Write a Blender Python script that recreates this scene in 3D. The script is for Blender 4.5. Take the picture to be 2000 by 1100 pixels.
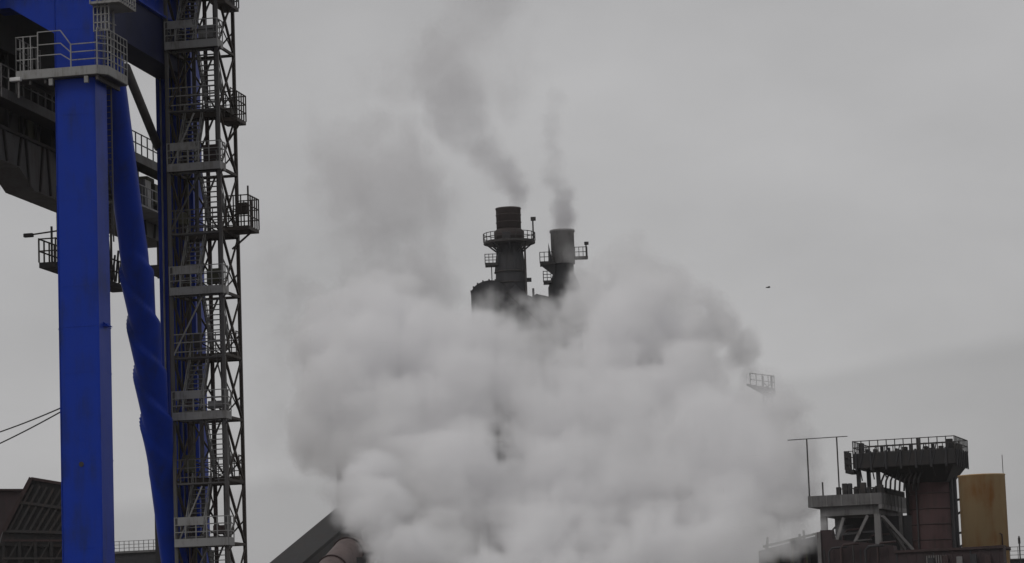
import bpy, bmesh, math, random
import numpy as np
from mathutils import Vector, Matrix

random.seed(7)
R = math.radians
for o in list(bpy.data.objects):
    bpy.data.objects.remove(o)
SC = bpy.context.scene
COL = SC.collection

# ------------------------------------------------------------------ camera
PITCH, ROLL, FPX, EYE = R(7.5), R(-2.1), 5450.0, 2.0
F = Vector((0, math.cos(PITCH), math.sin(PITCH)))
R0 = Vector((1, 0, 0))
U0 = Vector((0, -math.sin(PITCH), math.cos(PITCH)))
RT = R0 * math.cos(ROLL) + U0 * math.sin(ROLL)
UP = -R0 * math.sin(ROLL) + U0 * math.cos(ROLL)
camd = bpy.data.cameras.new('camera')
camd.sensor_width = 36.0
camd.lens = 36.0 * FPX / 2000.0
camd.clip_start, camd.clip_end = 0.5, 30000
cam = bpy.data.objects.new('camera', camd)
COL.objects.link(cam)
M = Matrix((RT, UP, -F)).transposed().to_4x4()
M.translation = (0, 0, EYE)
cam.matrix_world = M
SC.camera = cam


def at(px, py, Y):
    """world point at distance Y seen at photograph pixel px, py (2000 x 1100)"""
    d = F * FPX + RT * (px - 1000) + UP * (550 - py)
    return Vector((0, 0, EYE)) + d * (Y / d.y)


def proj(p):
    v = Vector(p) - Vector((0, 0, EYE))
    return 1000 + FPX * v.dot(RT) / v.dot(F), 550 - FPX * v.dot(UP) / v.dot(F)


# ------------------------------------------------------------------ world, sun, exposure
SUN_EL, SUN_AZ = R(50), R(222)          # high sun behind the overcast, behind the camera to the left
W = bpy.data.worlds.new("World")
SC.world = W
W.use_nodes = True
nt = W.node_tree
nt.nodes.clear()


def N(tree, t, **kw):
    n = tree.nodes.new(t)
    for k, v in kw.items():
        setattr(n, k, v)
    return n


out = N(nt, 'ShaderNodeOutputWorld')
bg = N(nt, 'ShaderNodeBackground')
bg.inputs['Strength'].default_value = 0.1
sky = N(nt, 'ShaderNodeTexSky', sky_type='NISHITA', sun_disc=False, sun_elevation=SUN_EL, sun_rotation=SUN_AZ)
sky.air_density, sky.dust_density = 1.0, 3.0
hs = N(nt, 'ShaderNodeHueSaturation')
hs.inputs['Saturation'].default_value = 0.35
nt.links.new(sky.outputs[0], hs.inputs['Color'])
tc = N(nt, 'ShaderNodeTexCoord')
mp = N(nt, 'ShaderNodeMapping')
mp.inputs['Scale'].default_value = (4.0, 4.0, 8.0)
mp.inputs['Location'].default_value = (0.4, 1.7, 0.3)
nt.links.new(tc.outputs['Generated'], mp.inputs['Vector'])
n1 = N(nt, 'ShaderNodeTexNoise')
n1.inputs['Scale'].default_value = 1.5
n1.inputs['Detail'].default_value = 6
n1.inputs['Roughness'].default_value = 0.5
nt.links.new(mp.outputs[0], n1.inputs['Vector'])
cr = N(nt, 'ShaderNodeMapRange')
cr.inputs['From Min'].default_value = 0.3
cr.inputs['From Max'].default_value = 0.7
cr.inputs['To Min'].default_value = 0.87
cr.inputs['To Max'].default_value = 1.09
nt.links.new(n1.outputs['Fac'], cr.inputs['Value'])
# low cloud bank along the whole horizon, its edge ragged
sep = N(nt, 'ShaderNodeSeparateXYZ')
nt.links.new(tc.outputs['Generated'], sep.inputs[0])
mp2 = N(nt, 'ShaderNodeMapping')
mp2.inputs['Scale'].default_value = (9.0, 9.0, 30.0)
nt.links.new(tc.outputs['Generated'], mp2.inputs['Vector'])
n2 = N(nt, 'ShaderNodeTexNoise')
n2.inputs['Scale'].default_value = 1.0
n2.inputs['Detail'].default_value = 5
nt.links.new(mp2.outputs[0], n2.inputs['Vector'])
mx_ = N(nt, 'ShaderNodeMath', operation='MULTIPLY_ADD')      # the bank stands higher towards the right
mx_.inputs[1].default_value = -0.15
mx_.use_clamp = False
nt.links.new(sep.outputs['X'], mx_.inputs[0])
nt.links.new(sep.outputs['Z'], mx_.inputs[2])
ma = N(nt, 'ShaderNodeMath', operation='MULTIPLY_ADD')
ma.inputs[1].default_value = 0.012
nt.links.new(n2.outputs['Fac'], ma.inputs[0])
nt.links.new(mx_.outputs[0], ma.inputs[2])
bank = N(nt, 'ShaderNodeMapRange', interpolation_type='SMOOTHSTEP')
bank.inputs['From Min'].default_value = 0.078
bank.inputs['From Max'].default_value = 0.087
bank.inputs['To Min'].default_value = 0.85
bank.inputs['To Max'].default_value = 1.0
nt.links.new(ma.outputs[0], bank.inputs['Value'])
mu = N(nt, 'ShaderNodeMath', operation='MULTIPLY')
nt.links.new(cr.outputs[0], mu.inputs[0])
nt.links.new(bank.outputs[0], mu.inputs[1])
gray = N(nt, 'ShaderNodeVectorMath', operation='SCALE')
gray.inputs[0].default_value = (4.46, 4.42, 4.45)
nt.links.new(mu.outputs[0], gray.inputs['Scale'])
mix = N(nt, 'ShaderNodeMix', data_type='RGBA')
mix.inputs['Factor'].default_value = 0.92
nt.links.new(hs.outputs[0], mix.inputs['A'])
nt.links.new(gray.outputs[0], mix.inputs['B'])
nt.links.new(mix.outputs['Result'], bg.inputs['Color'])
nt.links.new(bg.outputs[0], out.inputs['Surface'])

sund = bpy.data.lights.new('sun', 'SUN')
sund.energy = 0.6
sund.angle = R(20)
sund.color = (1.0, 0.97, 0.93)
sun = bpy.data.objects.new('sun', sund)
COL.objects.link(sun)
sd = Vector((math.sin(SUN_AZ) * math.cos(SUN_EL), math.cos(SUN_AZ) * math.cos(SUN_EL), math.sin(SUN_EL)))
sun.rotation_euler = sd.to_track_quat('Z', 'Y').to_euler()
sun.location = sd * 300

SC.view_settings.view_transform = 'Standard'
SC.view_settings.look = 'None'
SC.view_settings.exposure = 0.0
SC.view_settings.gamma = 1.0
SC.view_settings.use_curve_mapping = False
SC.render.engine = 'CYCLES'
SC.cycles.use_denoising = True
SC.cycles.max_bounces = 18
SC.cycles.volume_bounces = 16
SC.cycles.volume_step_rate = 2.0
SC.cycles.volume_max_steps = 256


# ------------------------------------------------------------------ materials
def paint(name, col, rough=0.5, dirt=(0.05, 0.035, 0.025), amount=0.35, scale=1.2, streak=4.0, metallic=0.0, bump=0.15, spec=0.5):
    """weathered painted or rusty surface: blotches, vertical runs of dirt, fine relief"""
    m = bpy.data.materials.new(name)
    m.use_nodes = True
    t = m.node_tree
    b = t.nodes['Principled BSDF']
    b.inputs['Metallic'].default_value = metallic
    b.inputs['Specular IOR Level'].default_value = spec
    co = N(t, 'ShaderNodeTexCoord')
    mp = N(t, 'ShaderNodeMapping')
    mp.inputs['Scale'].default_value = (streak, streak, 0.35)
    t.links.new(co.outputs['Object'], mp.inputs['Vector'])
    a = N(t, 'ShaderNodeTexNoise')
    a.inputs['Scale'].default_value = scale
    a.inputs['Detail'].default_value = 7
    a.inputs['Roughness'].default_value = 0.65
    t.links.new(mp.outputs[0], a.inputs['Vector'])
    c = N(t, 'ShaderNodeTexNoise')
    c.inputs['Scale'].default_value = scale * 0.7
    c.inputs['Detail'].default_value = 8
    t.links.new(co.outputs['Object'], c.inputs['Vector'])
    mm = N(t, 'ShaderNodeMath', operation='MULTIPLY')
    t.links.new(a.outputs['Fac'], mm.inputs[0])
    t.links.new(c.outputs['Fac'], mm.inputs[1])
    mr = N(t, 'ShaderNodeMapRange', interpolation_type='SMOOTHSTEP')
    mr.inputs['From Min'].default_value = 0.20
    mr.inputs['From Max'].default_value = 0.42
    mr.inputs['To Max'].default_value = amount
    t.links.new(mm.outputs[0], mr.inputs['Value'])
    mx = N(t, 'ShaderNodeMix', data_type='RGBA')
    mx.inputs['A'].default_value = (*col, 1)
    mx.inputs['B'].default_value = (*dirt, 1)
    t.links.new(mr.outputs[0], mx.inputs['Factor'])
    t.links.new(mx.outputs['Result'], b.inputs['Base Color'])
    rr = N(t, 'ShaderNodeMapRange')
    rr.inputs['To Min'].default_value = rough - 0.08
    rr.inputs['To Max'].default_value = min(1.0, rough + 0.15)
    t.links.new(c.outputs['Fac'], rr.inputs['Value'])
    t.links.new(rr.outputs[0], b.inputs['Roughness'])
    f = N(t, 'ShaderNodeTexNoise')
    f.inputs['Scale'].default_value = 9
    f.inputs['Detail'].default_value = 5
    t.links.new(co.outputs['Object'], f.inputs['Vector'])
    bp = N(t, 'ShaderNodeBump')
    bp.inputs['Strength'].default_value = bump
    bp.inputs['Distance'].default_value = 0.03
    t.links.new(f.outputs['Fac'], bp.inputs['Height'])
    t.links.new(bp.outputs[0], b.inputs['Normal'])
    return m


BLUE = paint('blue_paint', (0.0015, 0.032, 0.34), 0.4, dirt=(0.008, 0.026, 0.16), amount=0.85, scale=0.6, streak=2.6, spec=0.2)
SHADED_BLUE = paint('shaded_blue_paint', (0.004, 0.008, 0.05), 0.5, dirt=(0.008, 0.010, 0.03), amount=0.6, scale=0.6, spec=0.2)  # the blue paint darkened, shade of the side beam put into its colour
GALV = paint('galvanised_steel', (0.26, 0.26, 0.258), 0.6, dirt=(0.12, 0.105, 0.095), amount=0.7, scale=2.0)
DARKSTEEL = paint('dark_steel', (0.026, 0.024, 0.024), 0.6, dirt=(0.06, 0.035, 0.025), amount=0.5)
TOWERSTEEL = paint('tower_steel', (0.085, 0.082, 0.082), 0.6, dirt=(0.05, 0.035, 0.03), amount=0.6)
LATTICE = paint('lattice_steel', (0.036, 0.028, 0.023), 0.65, dirt=(0.05, 0.03, 0.02), amount=0.5)
BLACK = paint('sooty_steel', (0.012, 0.0115, 0.0125), 0.7, dirt=(0.045, 0.032, 0.028), amount=0.5)
REDSHAFT = paint('red_brown_shaft_paint', (0.050, 0.021, 0.022), 0.75, dirt=(0.024, 0.014, 0.012), amount=0.8, scale=0.7)
RUST = paint('brown_rusted_steel', (0.040, 0.022, 0.022), 0.75, dirt=(0.02, 0.012, 0.011), amount=0.8)
REDBROWN = paint('dark_red_cladding', (0.038, 0.022, 0.024), 0.75, dirt=(0.026, 0.021, 0.022), amount=0.8)
ORANGE = paint('ochre_paint', (0.45, 0.32, 0.165), 0.7, dirt=(0.36, 0.145, 0.03), amount=1.0, scale=0.35, streak=2.2)
CONC = paint('grey_concrete', (0.13, 0.127, 0.128), 0.85, dirt=(0.05, 0.048, 0.046), amount=0.8)
PALE = paint('pale_grey_steel', (0.17, 0.165, 0.165), 0.6, dirt=(0.07, 0.06, 0.055), amount=0.7)
PINK = paint('pinkish_brown_pipe_paint', (0.12, 0.085, 0.08), 0.6, dirt=(0.055, 0.04, 0.038), amount=0.7)
BROWNSTACK = paint('brown_stack_steel', (0.035, 0.022, 0.021), 0.7, dirt=(0.035, 0.025, 0.024), amount=0.7)
GREYSTACK = paint('grey_stack_steel', (0.27, 0.265, 0.265), 0.7, dirt=(0.13, 0.12, 0.12), amount=0.7)
CHARCOAL = paint('charcoal_stack_steel', (0.020, 0.020, 0.024), 0.65, dirt=(0.05, 0.045, 0.042), amount=0.5)
GROUND = paint('bare_yard_ground', (0.13, 0.12, 0.11), 0.9, dirt=(0.06, 0.055, 0.05), amount=0.8, scale=0.08, streak=1.0)
CABLE = paint('cable_steel', (0.03, 0.03, 0.032), 0.6)
WHITE = paint('white_lamp_housing', (0.7, 0.7, 0.7), 0.5, amount=0.2)
OLIVE = paint('olive_drab_steel', (0.06, 0.06, 0.035), 0.7, dirt=(0.08, 0.07, 0.05), amount=0.6)
FEATHER = paint('dark_feathers', (0.12, 0.12, 0.12), 0.9)


# ------------------------------------------------------------------ mesh helpers
class MB:
    def __init__(s):
        s.bm = bmesh.new()

    def box(s, x0, x1, y0, y1, z0, z1, bev=0.0):
        g = bmesh.ops.create_cube(s.bm, size=1)
        for v in g['verts']:
            v.co = Vector((x0 + (v.co.x + .5) * (x1 - x0), y0 + (v.co.y + .5) * (y1 - y0), z0 + (v.co.z + .5) * (z1 - z0)))
        if bev:
            es = list({e for v in g['verts'] for e in v.link_edges})
            bmesh.ops.bevel(s.bm, geom=es, offset=bev, segments=2, affect='EDGES', profile=0.6)
        return s

    def bar(s, p, q, w=0.08, h=None):
        """square bar from p to q"""
        p, q = Vector(p), Vector(q)
        h = w if h is None else h
        d = q - p
        L = d.length
        z = d / L
        ref = Vector((0, 0, 1)) if abs(z.z) < 0.95 else Vector((0, 1, 0))
        x = ref.cross(z).normalized()
        y = z.cross(x)
        g = bmesh.ops.create_cube(s.bm, size=1)
        for v in g['verts']:
            c = v.co.copy()
            v.co = p + x * (c.x * w) + y * (c.y * h) + z * ((c.z + .5) * L)
        return s

    def tube(s, pts, r, n=10, cap=True):
        """round tube through points; r a number or one per point"""
        pts = [Vector(p) for p in pts]
        rr = r if isinstance(r, (list, tuple)) else [r] * len(pts)
        rings = []
        x = None
        for i, p in enumerate(pts):
            a = pts[max(0, i - 1)]
            b = pts[min(len(pts) - 1, i + 1)]
            z = (b - a).normalized()
            if x is None:
                ref = Vector((0, 0, 1)) if abs(z.z) < 0.9 else Vector((0, 1, 0))
                x = ref.cross(z).normalized()
            else:
                x = (x - z * x.dot(z)).normalized()
            y = z.cross(x)
            rings.append([s.bm.verts.new(p + (x * math.cos(2 * math.pi * k / n) + y * math.sin(2 * math.pi * k / n)) * rr[i]) for k in range(n)])
        for a, b in zip(rings, rings[1:]):
            for k in range(n):
                f = s.bm.faces.new((a[k], a[(k + 1) % n], b[(k + 1) % n], b[k]))
                f.smooth = n > 6
        if cap:
            s.bm.faces.new(rings[0][::-1])
            s.bm.faces.new(rings[-1])
        return s

    def lathe(s, prof, n=32, cx=0, cy=0, cap=True):
        rings = [[s.bm.verts.new((cx + r * math.cos(2 * math.pi * k / n), cy + r * math.sin(2 * math.pi * k / n), z)) for k in range(n)] for r, z in prof]
        for a, b in zip(rings, rings[1:]):
            for k in range(n):
                f = s.bm.faces.new((a[k], a[(k + 1) % n], b[(k + 1) % n], b[k]))
                f.smooth = True
        if cap:
            s.bm.faces.new(rings[0][::-1])
            s.bm.faces.new(rings[-1])
        return s

    def prism(s, poly, ax, t0, t1):
        """polygon of 2D points thickened along axis ax ('x': poly is y,z;  'y': x,z;  'z': x,y)"""
        def mk(u, v, t):
            return {'x': (t, u, v), 'y': (u, t, v), 'z': (u, v, t)}[ax]
        a = [s.bm.verts.new(mk(u, v, t0)) for u, v in poly]
        b = [s.bm.verts.new(mk(u, v, t1)) for u, v in poly]
        n = len(poly)
        s.bm.faces.new(a)
        s.bm.faces.new(b[::-1])
        for k in range(n):
            s.bm.faces.new((a[k], b[k], b[(k + 1) % n], a[(k + 1) % n]))
        return s

    def mesh(s, name, mat):
        bmesh.ops.recalc_face_normals(s.bm, faces=s.bm.faces[:])
        me = bpy.data.meshes.new(name)
        s.bm.to_mesh(me)
        s.bm.free()
        me.materials.append(mat)
        for e in me.edges:
            pass
        return me

    def obj(s, name, mat, parent=None, loc=None):
        return inst(name, s.mesh(name, mat), parent, loc)


def inst(name, me, parent=None, loc=None, rot=None):
    o = bpy.data.objects.new(name, me)
    COL.objects.link(o)
    if parent is not None:
        o.parent = parent
    if loc is not None:
        o.location = loc
    if rot is not None:
        o.rotation_euler = rot
    return o


def tag(o, label, cat=None, group=None, kind=None):
    if label:
        o['label'] = label
    if cat:
        o['category'] = cat
    if group:
        o['group'] = group
    if kind:
        o['kind'] = kind
    return o


def thing(name, label, cat, loc, rz=0.0, group=None):
    o = bpy.data.objects.new(name, None)
    o.empty_display_size = 0.5
    COL.objects.link(o)
    o.location = loc
    o.rotation_euler = (0, 0, rz)
    return tag(o, label, cat, group)


def struct(o):
    o['kind'] = 'structure'
    return o


_shared = {}


def shared(key, make):
    if key not in _shared:
        _shared[key] = make()
    return _shared[key]


def railing(parent, pts, h=1.1, step=1.2, mat=None, rails=2, w=0.05, closed=False):
    """posts one by one, each run of rails one object; pts are deck-edge points in the parent's frame"""
    pts = [Vector(p) for p in pts]
    if closed:
        pts = pts + [pts[0]]
    pm = shared(('post', h, w, mat.name), lambda: MB().box(-w / 2, w / 2, -w / 2, w / 2, 0, h).mesh('railing_post', mat))
    for i, (a, b) in enumerate(zip(pts, pts[1:])):
        rail = MB().bar((0, 0, 0), b - a, w * 0.9).mesh('handrail', mat)
        for k in range(rails):
            inst('handrail', rail, parent, a + Vector((0, 0, h * (k + 1) / rails - w * 0.6)))
        n = max(1, round((b - a).length / step))
        for k in range(n + (1 if i == len(pts) - 2 and not closed else 0)):
            inst('railing_post', pm, parent, a.lerp(b, k / n))


def ladder(parent, x, y, z0, z1, mat, w=0.45, ax='x', cage=False):
    u = Vector((1, 0, 0)) if ax == 'x' else Vector((0, 1, 0))
    v = Vector((0, 1, 0)) if ax == 'x' else Vector((1, 0, 0))
    c = Vector((x, y, 0))
    lad = inst('ladder', None, parent)
    for s_ in (-1, 1):
        MB().bar(c + u * s_ * w / 2 + Vector((0, 0, z0)), c + u * s_ * w / 2 + Vector((0, 0, z1)), 0.06).obj('stile', mat, lad)
    rm = shared(('rung', w, ax, mat.name), lambda: MB().bar(-u * w / 2, u * w / 2, 0.035).mesh('rung', mat))
    k = z0 + 0.3
    while k < z1:
        inst('rung', rm, lad, c + Vector((0, 0, k)))
        k += 0.3
    if cage:
        hm_ = shared(('hoop', ax, mat.name), lambda: MB().tube([(u * 0.42 * math.cos(t) + v * -0.75 * math.sin(t)) for t in np.linspace(0, math.pi, 9)], 0.03, 6).mesh('cage_hoop', mat))
        k = z0 + 2.0
        while k < z1:
            inst('cage_hoop', hm_, lad, c + Vector((0, 0, k)))
            k += 0.8
        for t in np.linspace(0.3, math.pi - 0.3, 4):
            q = u * 0.42 * math.cos(t) + v * -0.75 * math.sin(t)
            MB().bar(c + q + Vector((0, 0, z0 + 2)), c + q + Vector((0, 0, z1)), 0.04).obj('cage_strap', mat, lad)
    return lad


# ------------------------------------------------------------------ ground
g = MB().box(-9000, 9000, -3000, 15000, -1.0, 0.0).obj('ground', GROUND)
struct(g)

# ------------------------------------------------------------------ the blue crane
YAW = R(-11.7)
E1 = Vector((math.cos(YAW), math.sin(YAW), 0))
E2 = Vector((-math.sin(YAW), math.cos(YAW), 0))
B1 = at(166, 600, 137.0)
B1.z = 0
crane = thing('gantry_crane', 'tall blue gantry crane with box legs, round diagonal brace and railed platforms', 'crane', B1, YAW)


def loc(px, py, Y, org=B1):
    """pixel + distance to crane-local coordinates"""
    d = at(px, py, Y) - org
    return Vector((d.dot(E1), d.dot(E2), d.z))


def zat(px, py, org, x, y):
    """local height whose point at local (x, y) shows on pixel row py"""
    p = org + E1 * x + E2 * y
    lo, hi = 0.0, 80.0
    for _ in range(40):
        m = (lo + hi) / 2
        if proj((p.x, p.y, m))[1] > py:
            lo = m
        else:
            hi = m
    return lo


LW, LD = 1.03, 0.85
leg = MB().box(-LW, LW, -LD, LD, 0, 41.0, 0.05).obj('leg', BLUE, crane)
zf = zat(165, 637, B1, 0, -LD)
fl = MB()
fl.box(-LW - 0.012, LW + 0.012, -LD - 0.012, LD + 0.012, zf - 0.03, zf + 0.03)
for sx in (-1, 1):
    fl.prism([(sx * LW, zf + 0.22), (sx * (LW + 0.32), zf - 0.02), (sx * LW, zf - 0.02)], 'y', -0.25, 0.25)
fl.obj('splice_flange', BLUE, leg)
zh = zat(167, 907, B1, 0, -LD)
MB().tube([(0.0, -LD - 0.03, zh), (0.0, -LD + 0.05, zh)], 0.13, 12).obj('hole_disc', DARKSTEEL, leg)  # dark disc standing in for the hole in the leg face
# edge strips of the box leg (plates overlap at the corners)
for sx in (-1, 1):
    MB().box(sx * LW - 0.02, sx * LW + 0.02, -LD - 0.035, -LD + 0.05, 0, 41).obj('edge_plate', BLUE, leg)

for zz_ in np.arange(3.3, 40, 4.3):
    MB().box(-LW - 0.006, LW + 0.006, -LD - 0.008, LD + 0.006, zz_, zz_ + 0.05).obj('weld_seam', BLUE, leg)
# second leg, further back
T2 = 16.0
c2 = loc(356, 600, 137.0 + T2 * E2.y)
LX2 = c2.x
LY2 = T2
leg2 = MB().box(LX2 - LW, LX2 + LW, LY2 - LD, LY2 + LD, 0, 41.0, 0.05).obj('leg', BLUE, crane)
for k in range(5):
    m_ = [GALV, RUST, OLIVE, TOWERSTEEL, RUST][k]
    x = LX2 - 0.7 + 0.32 * k
    MB().tube([(x, LY2 - LD - 0.12, 1), (x + 0.05 * random.uniform(-1, 1), LY2 - LD - 0.13, 20), (x, LY2 - LD - 0.12, 40)], 0.055, 8).obj('conduit', m_, leg2)
# foot bracket of the rear leg
za = zat(310, 935, B1, LX2 - LW, LY2)
MB().prism([(LX2 - LW - 0.01, za + 2.2), (LX2 - LW - 0.62, za - 0.3), (LX2 - LW - 0.62, 0), (LX2 - LW - 0.01, 0)], 'y', LY2 - 0.6, LY2 + 0.6).obj('knee_bracket', DARKSTEEL, crane)

# cross beam to the left with its haunch, and beam along the side to the rear leg
zb = zat(20, 18, B1, -4, -0.7)
MB().prism([(-LW + 0.01, zb - 1.55), (-LW - 2.4, zb), (-22, zb), (-22, zb + 3.4), (-LW + 0.01, zb + 3.4)], 'y', -0.80, 0.80).obj('cross_beam', BLUE, crane)
zs = zat(300, 148, B1, 1.0, LY2 - 1)
zs1 = zs
sb = MB().box(LX2 - 0.9, LX2 + 0.72, LD - 0.05, LY2 - LD + 0.02, zs, zs + 2.5).obj('side_beam', SHADED_BLUE, crane)
MB().box(LX2 - 0.98, LX2 + 0.95, LD - 0.02, LY2 - LD, zs + 2.5, zs + 2.62).obj('beam_flange', BLUE, sb)
MB().box(LX2 - 0.7, LX2 + 0.55, LD - 0.02, LY2 - LD, zs + 2.62, zs + 4.6).obj('upper_web', BLUE, sb)
# out-of-view machine house, added over the portal to shade rear leg and brace
hz = 41.0
house = MB().box(-20, LX2 + 3.2, 0.5, LY2 + 4.5, hz, hz + 5.5, 0.1).obj('added_shade_house', BLUE, crane)
MB().box(-20.3, LX2 + 3.5, 0.2, LY2 + 4.8, hz - 0.5, hz).obj('added_shade_floor', DARKSTEEL, house)

# twisted diagonal brace: tube with a helical strake over its lower part
P1 = loc(211, 110, 138.8)
P2 = loc(345, 1130, 151.5)
bm = bmesh.new()
ax = (P2 - P1)
L = ax.length
zax = ax / L
xax = Vector((0, 1, 0)).cross(zax).normalized()
yax = zax.cross(xax)
rings = []
NS, NT = 190, 40
for i in range(NS + 1):
    s_ = i / NS
    d = s_ * L
    r0_ = 0.72
    tw = min(1, max(0, (s_ - 0.34) / 0.05)) * min(1, max(0, (0.80 - s_) / 0.12))
    ring = []
    for k in range(NT):
        th = 2 * math.pi * k / NT
        ph = (2 * (th + d * 2 * math.pi / 5.6)) % (2 * math.pi)
        ph = ph / (2 * math.pi)
        ridge = (1 - ph) ** 1.1 if ph > 0.05 else ph / 0.05
        r_ = r0_ * (1 - 0.05 * tw) + tw * 0.24 * ridge
        ring.append(bm.verts.new(P1 + zax * d + (xax * math.cos(th) + yax * math.sin(th)) * r_))
    rings.append(ring)
for a, b in zip(rings, rings[1:]):
    for k in range(NT):
        f = bm.faces.new((a[k], a[(k + 1) % NT], b[(k + 1) % NT], b[k]))
        f.smooth = True
bmesh.ops.recalc_face_normals(bm, faces=bm.faces[:])
me = bpy.data.meshes.new('diagonal_brace')
bm.to_mesh(me)
bm.free()
me.materials.append(BLUE)
inst('diagonal_brace', me, crane)
# thin grey strut between platform and rear leg
MB().tube([loc(246, 132, 139.5), loc(309, 288, 152.6)], 0.24, 14).obj('strut', TOWERSTEEL, crane)

# platform round the front leg
zp = zat(150, 150, B1, 0, -1.3)
pl = MB().prism([(-2.9, -1.35), (1.35, -1.35), (1.75, -0.9), (1.75, 1.9), (-2.9, 1.9)], 'z', zp, zp + 0.1).obj('platform', DARKSTEEL, crane)
tb = MB()
edge = [(-2.9, -1.35), (1.35, -1.35), (1.75, -0.9), (1.75, 1.9), (-2.9, 1.9)]
for (a, b) in zip(edge, edge[1:] + edge[:1]):
    tb.bar((a[0], a[1], zp + 0.27), (b[0], b[1], zp + 0.27), 0.06, 0.44)
tb.obj('toe_board', GALV, pl)
for x in (-2.2, -1.4, 1.3):
    MB().bar((x, -1.3, zp - 0.12), (x, 1.9, zp - 0.12), 0.12, 0.22).obj('joist', DARKSTEEL, pl)
for x in (-1.1, 0.75):
    MB().box(x - 0.1, x + 0.1, -1.36, -1.2, zp - 0.35, zp - 0.02).obj('bracket', GALV, pl)
z0 = zp + 0.48
railing(pl, [(-2.9, -1.35, z0), (-1.75, -1.35, z0)], 1.75, 0.38, GALV, 3)
for k, (hl, hr) in enumerate(((1.9, 1.15), (1.25, 0.75), (0.7, 0.35))):
    hb = MB()
    hb.bar((-1.75, -1.35, z0 + hl), (-0.55, -1.35, z0 + hl), 0.05)
    hb.bar((-0.55, -1.35, z0 + hl), (-0.02, -1.35, z0 + hr), 0.05)
    hb.bar((-0.02, -1.35, z0 + hr), (1.35, -1.35, z0 + hr), 0.05)
    hb.obj('handrail', GALV, pl)
for x in (-1.75, -0.02, 1.35):
    MB().box(x - .03, x + .03, -1.38, -1.32, z0, z0 + (1.9 if x < -1 else 1.15)).obj('railing_post', GALV, pl)
railing(pl, [(1.35, -1.35, z0), (1.75, -0.9, z0), (1.75, 1.9, z0)], 1.9, 0.45, GALV, 5)
railing(pl, [(-2.9, 1.9, z0), (-2.9, -1.35, z0)], 1.75, 0.5, GALV, 3)
ladder(pl, 1.35, 0.3, zp, zp + 7.5, GALV, 0.5, 'x', True)
# small upper cage and landing above the platform
zc = zat(212, 12, B1, 1.4, -0.9)
up = MB().box(LW + 0.02, 2.6, -1.5, 0.9, zc, zc + 0.12).obj('platform', GALV, crane)
railing(up, [(LW + 0.05, -1.5, zc), (2.6, -1.5, zc), (2.6, 0.9, zc)], 1.1, 0.35, GALV, 4)
for i in range(5):
    x = LW + 0.12 + i * 0.2
    MB().bar((x, -1.2, zc - 1.35), (x, -1.2, zc), 0.05).obj('cage_strap', GALV, up)
for i in range(4):
    MB().bar((LW + 0.1, -1.2, zc - 1.3 + i * 0.4), (LW + 0.95, -1.2, zc - 1.3 + i * 0.4), 0.05).obj('cage_hoop', GALV, up)
# ladder down the right rear of the front leg
ladder(crane, 0.95, LD + 0.35, zat(210, 470, B1, 1.3, LD), zp, TOWERSTEEL, 0.35, 'x')

# lamp on the left corner of the platform
lm = thing('floodlight', 'small white floodlight hanging below the left corner of the crane platform', 'lamp', B1 + E1 * -2.72 + E2 * -1.5 + Vector((0, 0, zp)), YAW)
MB().bar((0, 0, 0.15), (0, 0, -0.9), 0.09).obj('pole', PALE, lm)
MB().box(-0.45, 0.12, -0.12, 0.12, -0.05, 0.14, 0.03).obj('lamp_housing', WHITE, lm)

# ------------------------------------------------------------------ dark boom girder running back behind the legs
LB = loc(152, 420, 151.5)
bo = B1 + E1 * LB.x + E2 * LB.y
bo.z = 0
boom = thing('boom_girder', 'dark steel boom girder with railed walkways passing behind the blue crane legs', 'boom', bo, YAW)
zu = LB.z            # lower flange height where it passes behind the leg
Y0, Y1 = -16.0, 13.5
HG = 2.5
MB().prism([(Y0, zu + 0.9), (-10.5, zu + 0.9), (-8.4, zu), (Y1, zu), (Y1, zu + HG), (Y0, zu + HG)], 'x', -0.8, 0.8).obj('girder', TOWERSTEEL, boom)
MB().box(-0.95, 0.95, Y0, Y1, zu + HG, zu + HG + 0.15).obj('top_flange', DARKSTEEL, boom)
for sgn in (-1, 1):
    for k in range(20):
        y = Y0 + 0.8 + k * 1.5
        zl = zu + (0.95 if y < -10.5 else 0.05)
        MB().bar((sgn * 0.86, y, zl), (sgn * 0.86, y + (0.45 if k % 2 else -0.45), zu + HG), 0.12).obj('stiffener', DARKSTEEL, boom)
wk = MB().box(0.85, 2.1, Y0, Y1, zu + 3.6, zu + 3.72).obj('walkway', DARKSTEEL, boom)
MB().box(2.1, 2.16, Y0, Y1, zu + 3.45, zu + 3.95).obj('toe_board', TOWERSTEEL, wk)
railing(wk, [(2.13, Y0, zu + 3.95), (2.13, Y1, zu + 3.95)], 1.2, 1.0, TOWERSTEEL, 2, 0.06)
# truss and machinery over the girder
for k in range(9):
    y = Y0 + k * 2
    MB().bar((0.8, y, zu + HG), (0.8, y, zu + 6.5), 0.16).obj('truss_post', BLACK, boom)
    MB().bar((0.8, y, zu + HG), (0.8, y + 2, zu + 6.5), 0.12).obj('truss_diagonal', BLACK, boom)
    MB().bar((-0.8, y, zu + HG), (-0.8, y, zu + 6.5), 0.16).obj('truss_post', BLACK, boom)
MB().box(-0.95, -0.88, Y0, -0.5, zu + HG + 0.16, zu + 6.5).obj('side_sheeting', BLACK, boom)
MB().box(-1.1, 1.1, Y0, 2.5, zu + 6.5, zu + 10.8).obj('upper_chord', BLACK, boom)
for k in range(9):
    y = Y0 + 1 + k * 3.1
    MB().box(-0.6, 0.65, y, y + random.uniform(1.2, 2.4), zu + HG + 0.2, zu + HG + (random.uniform(1.2, 3.2) if y < 1 else random.uniform(0.6, 1.3)), 0.05).obj('machinery_box', [BLACK, DARKSTEEL, OLIVE][k % 3], boom)
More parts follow.
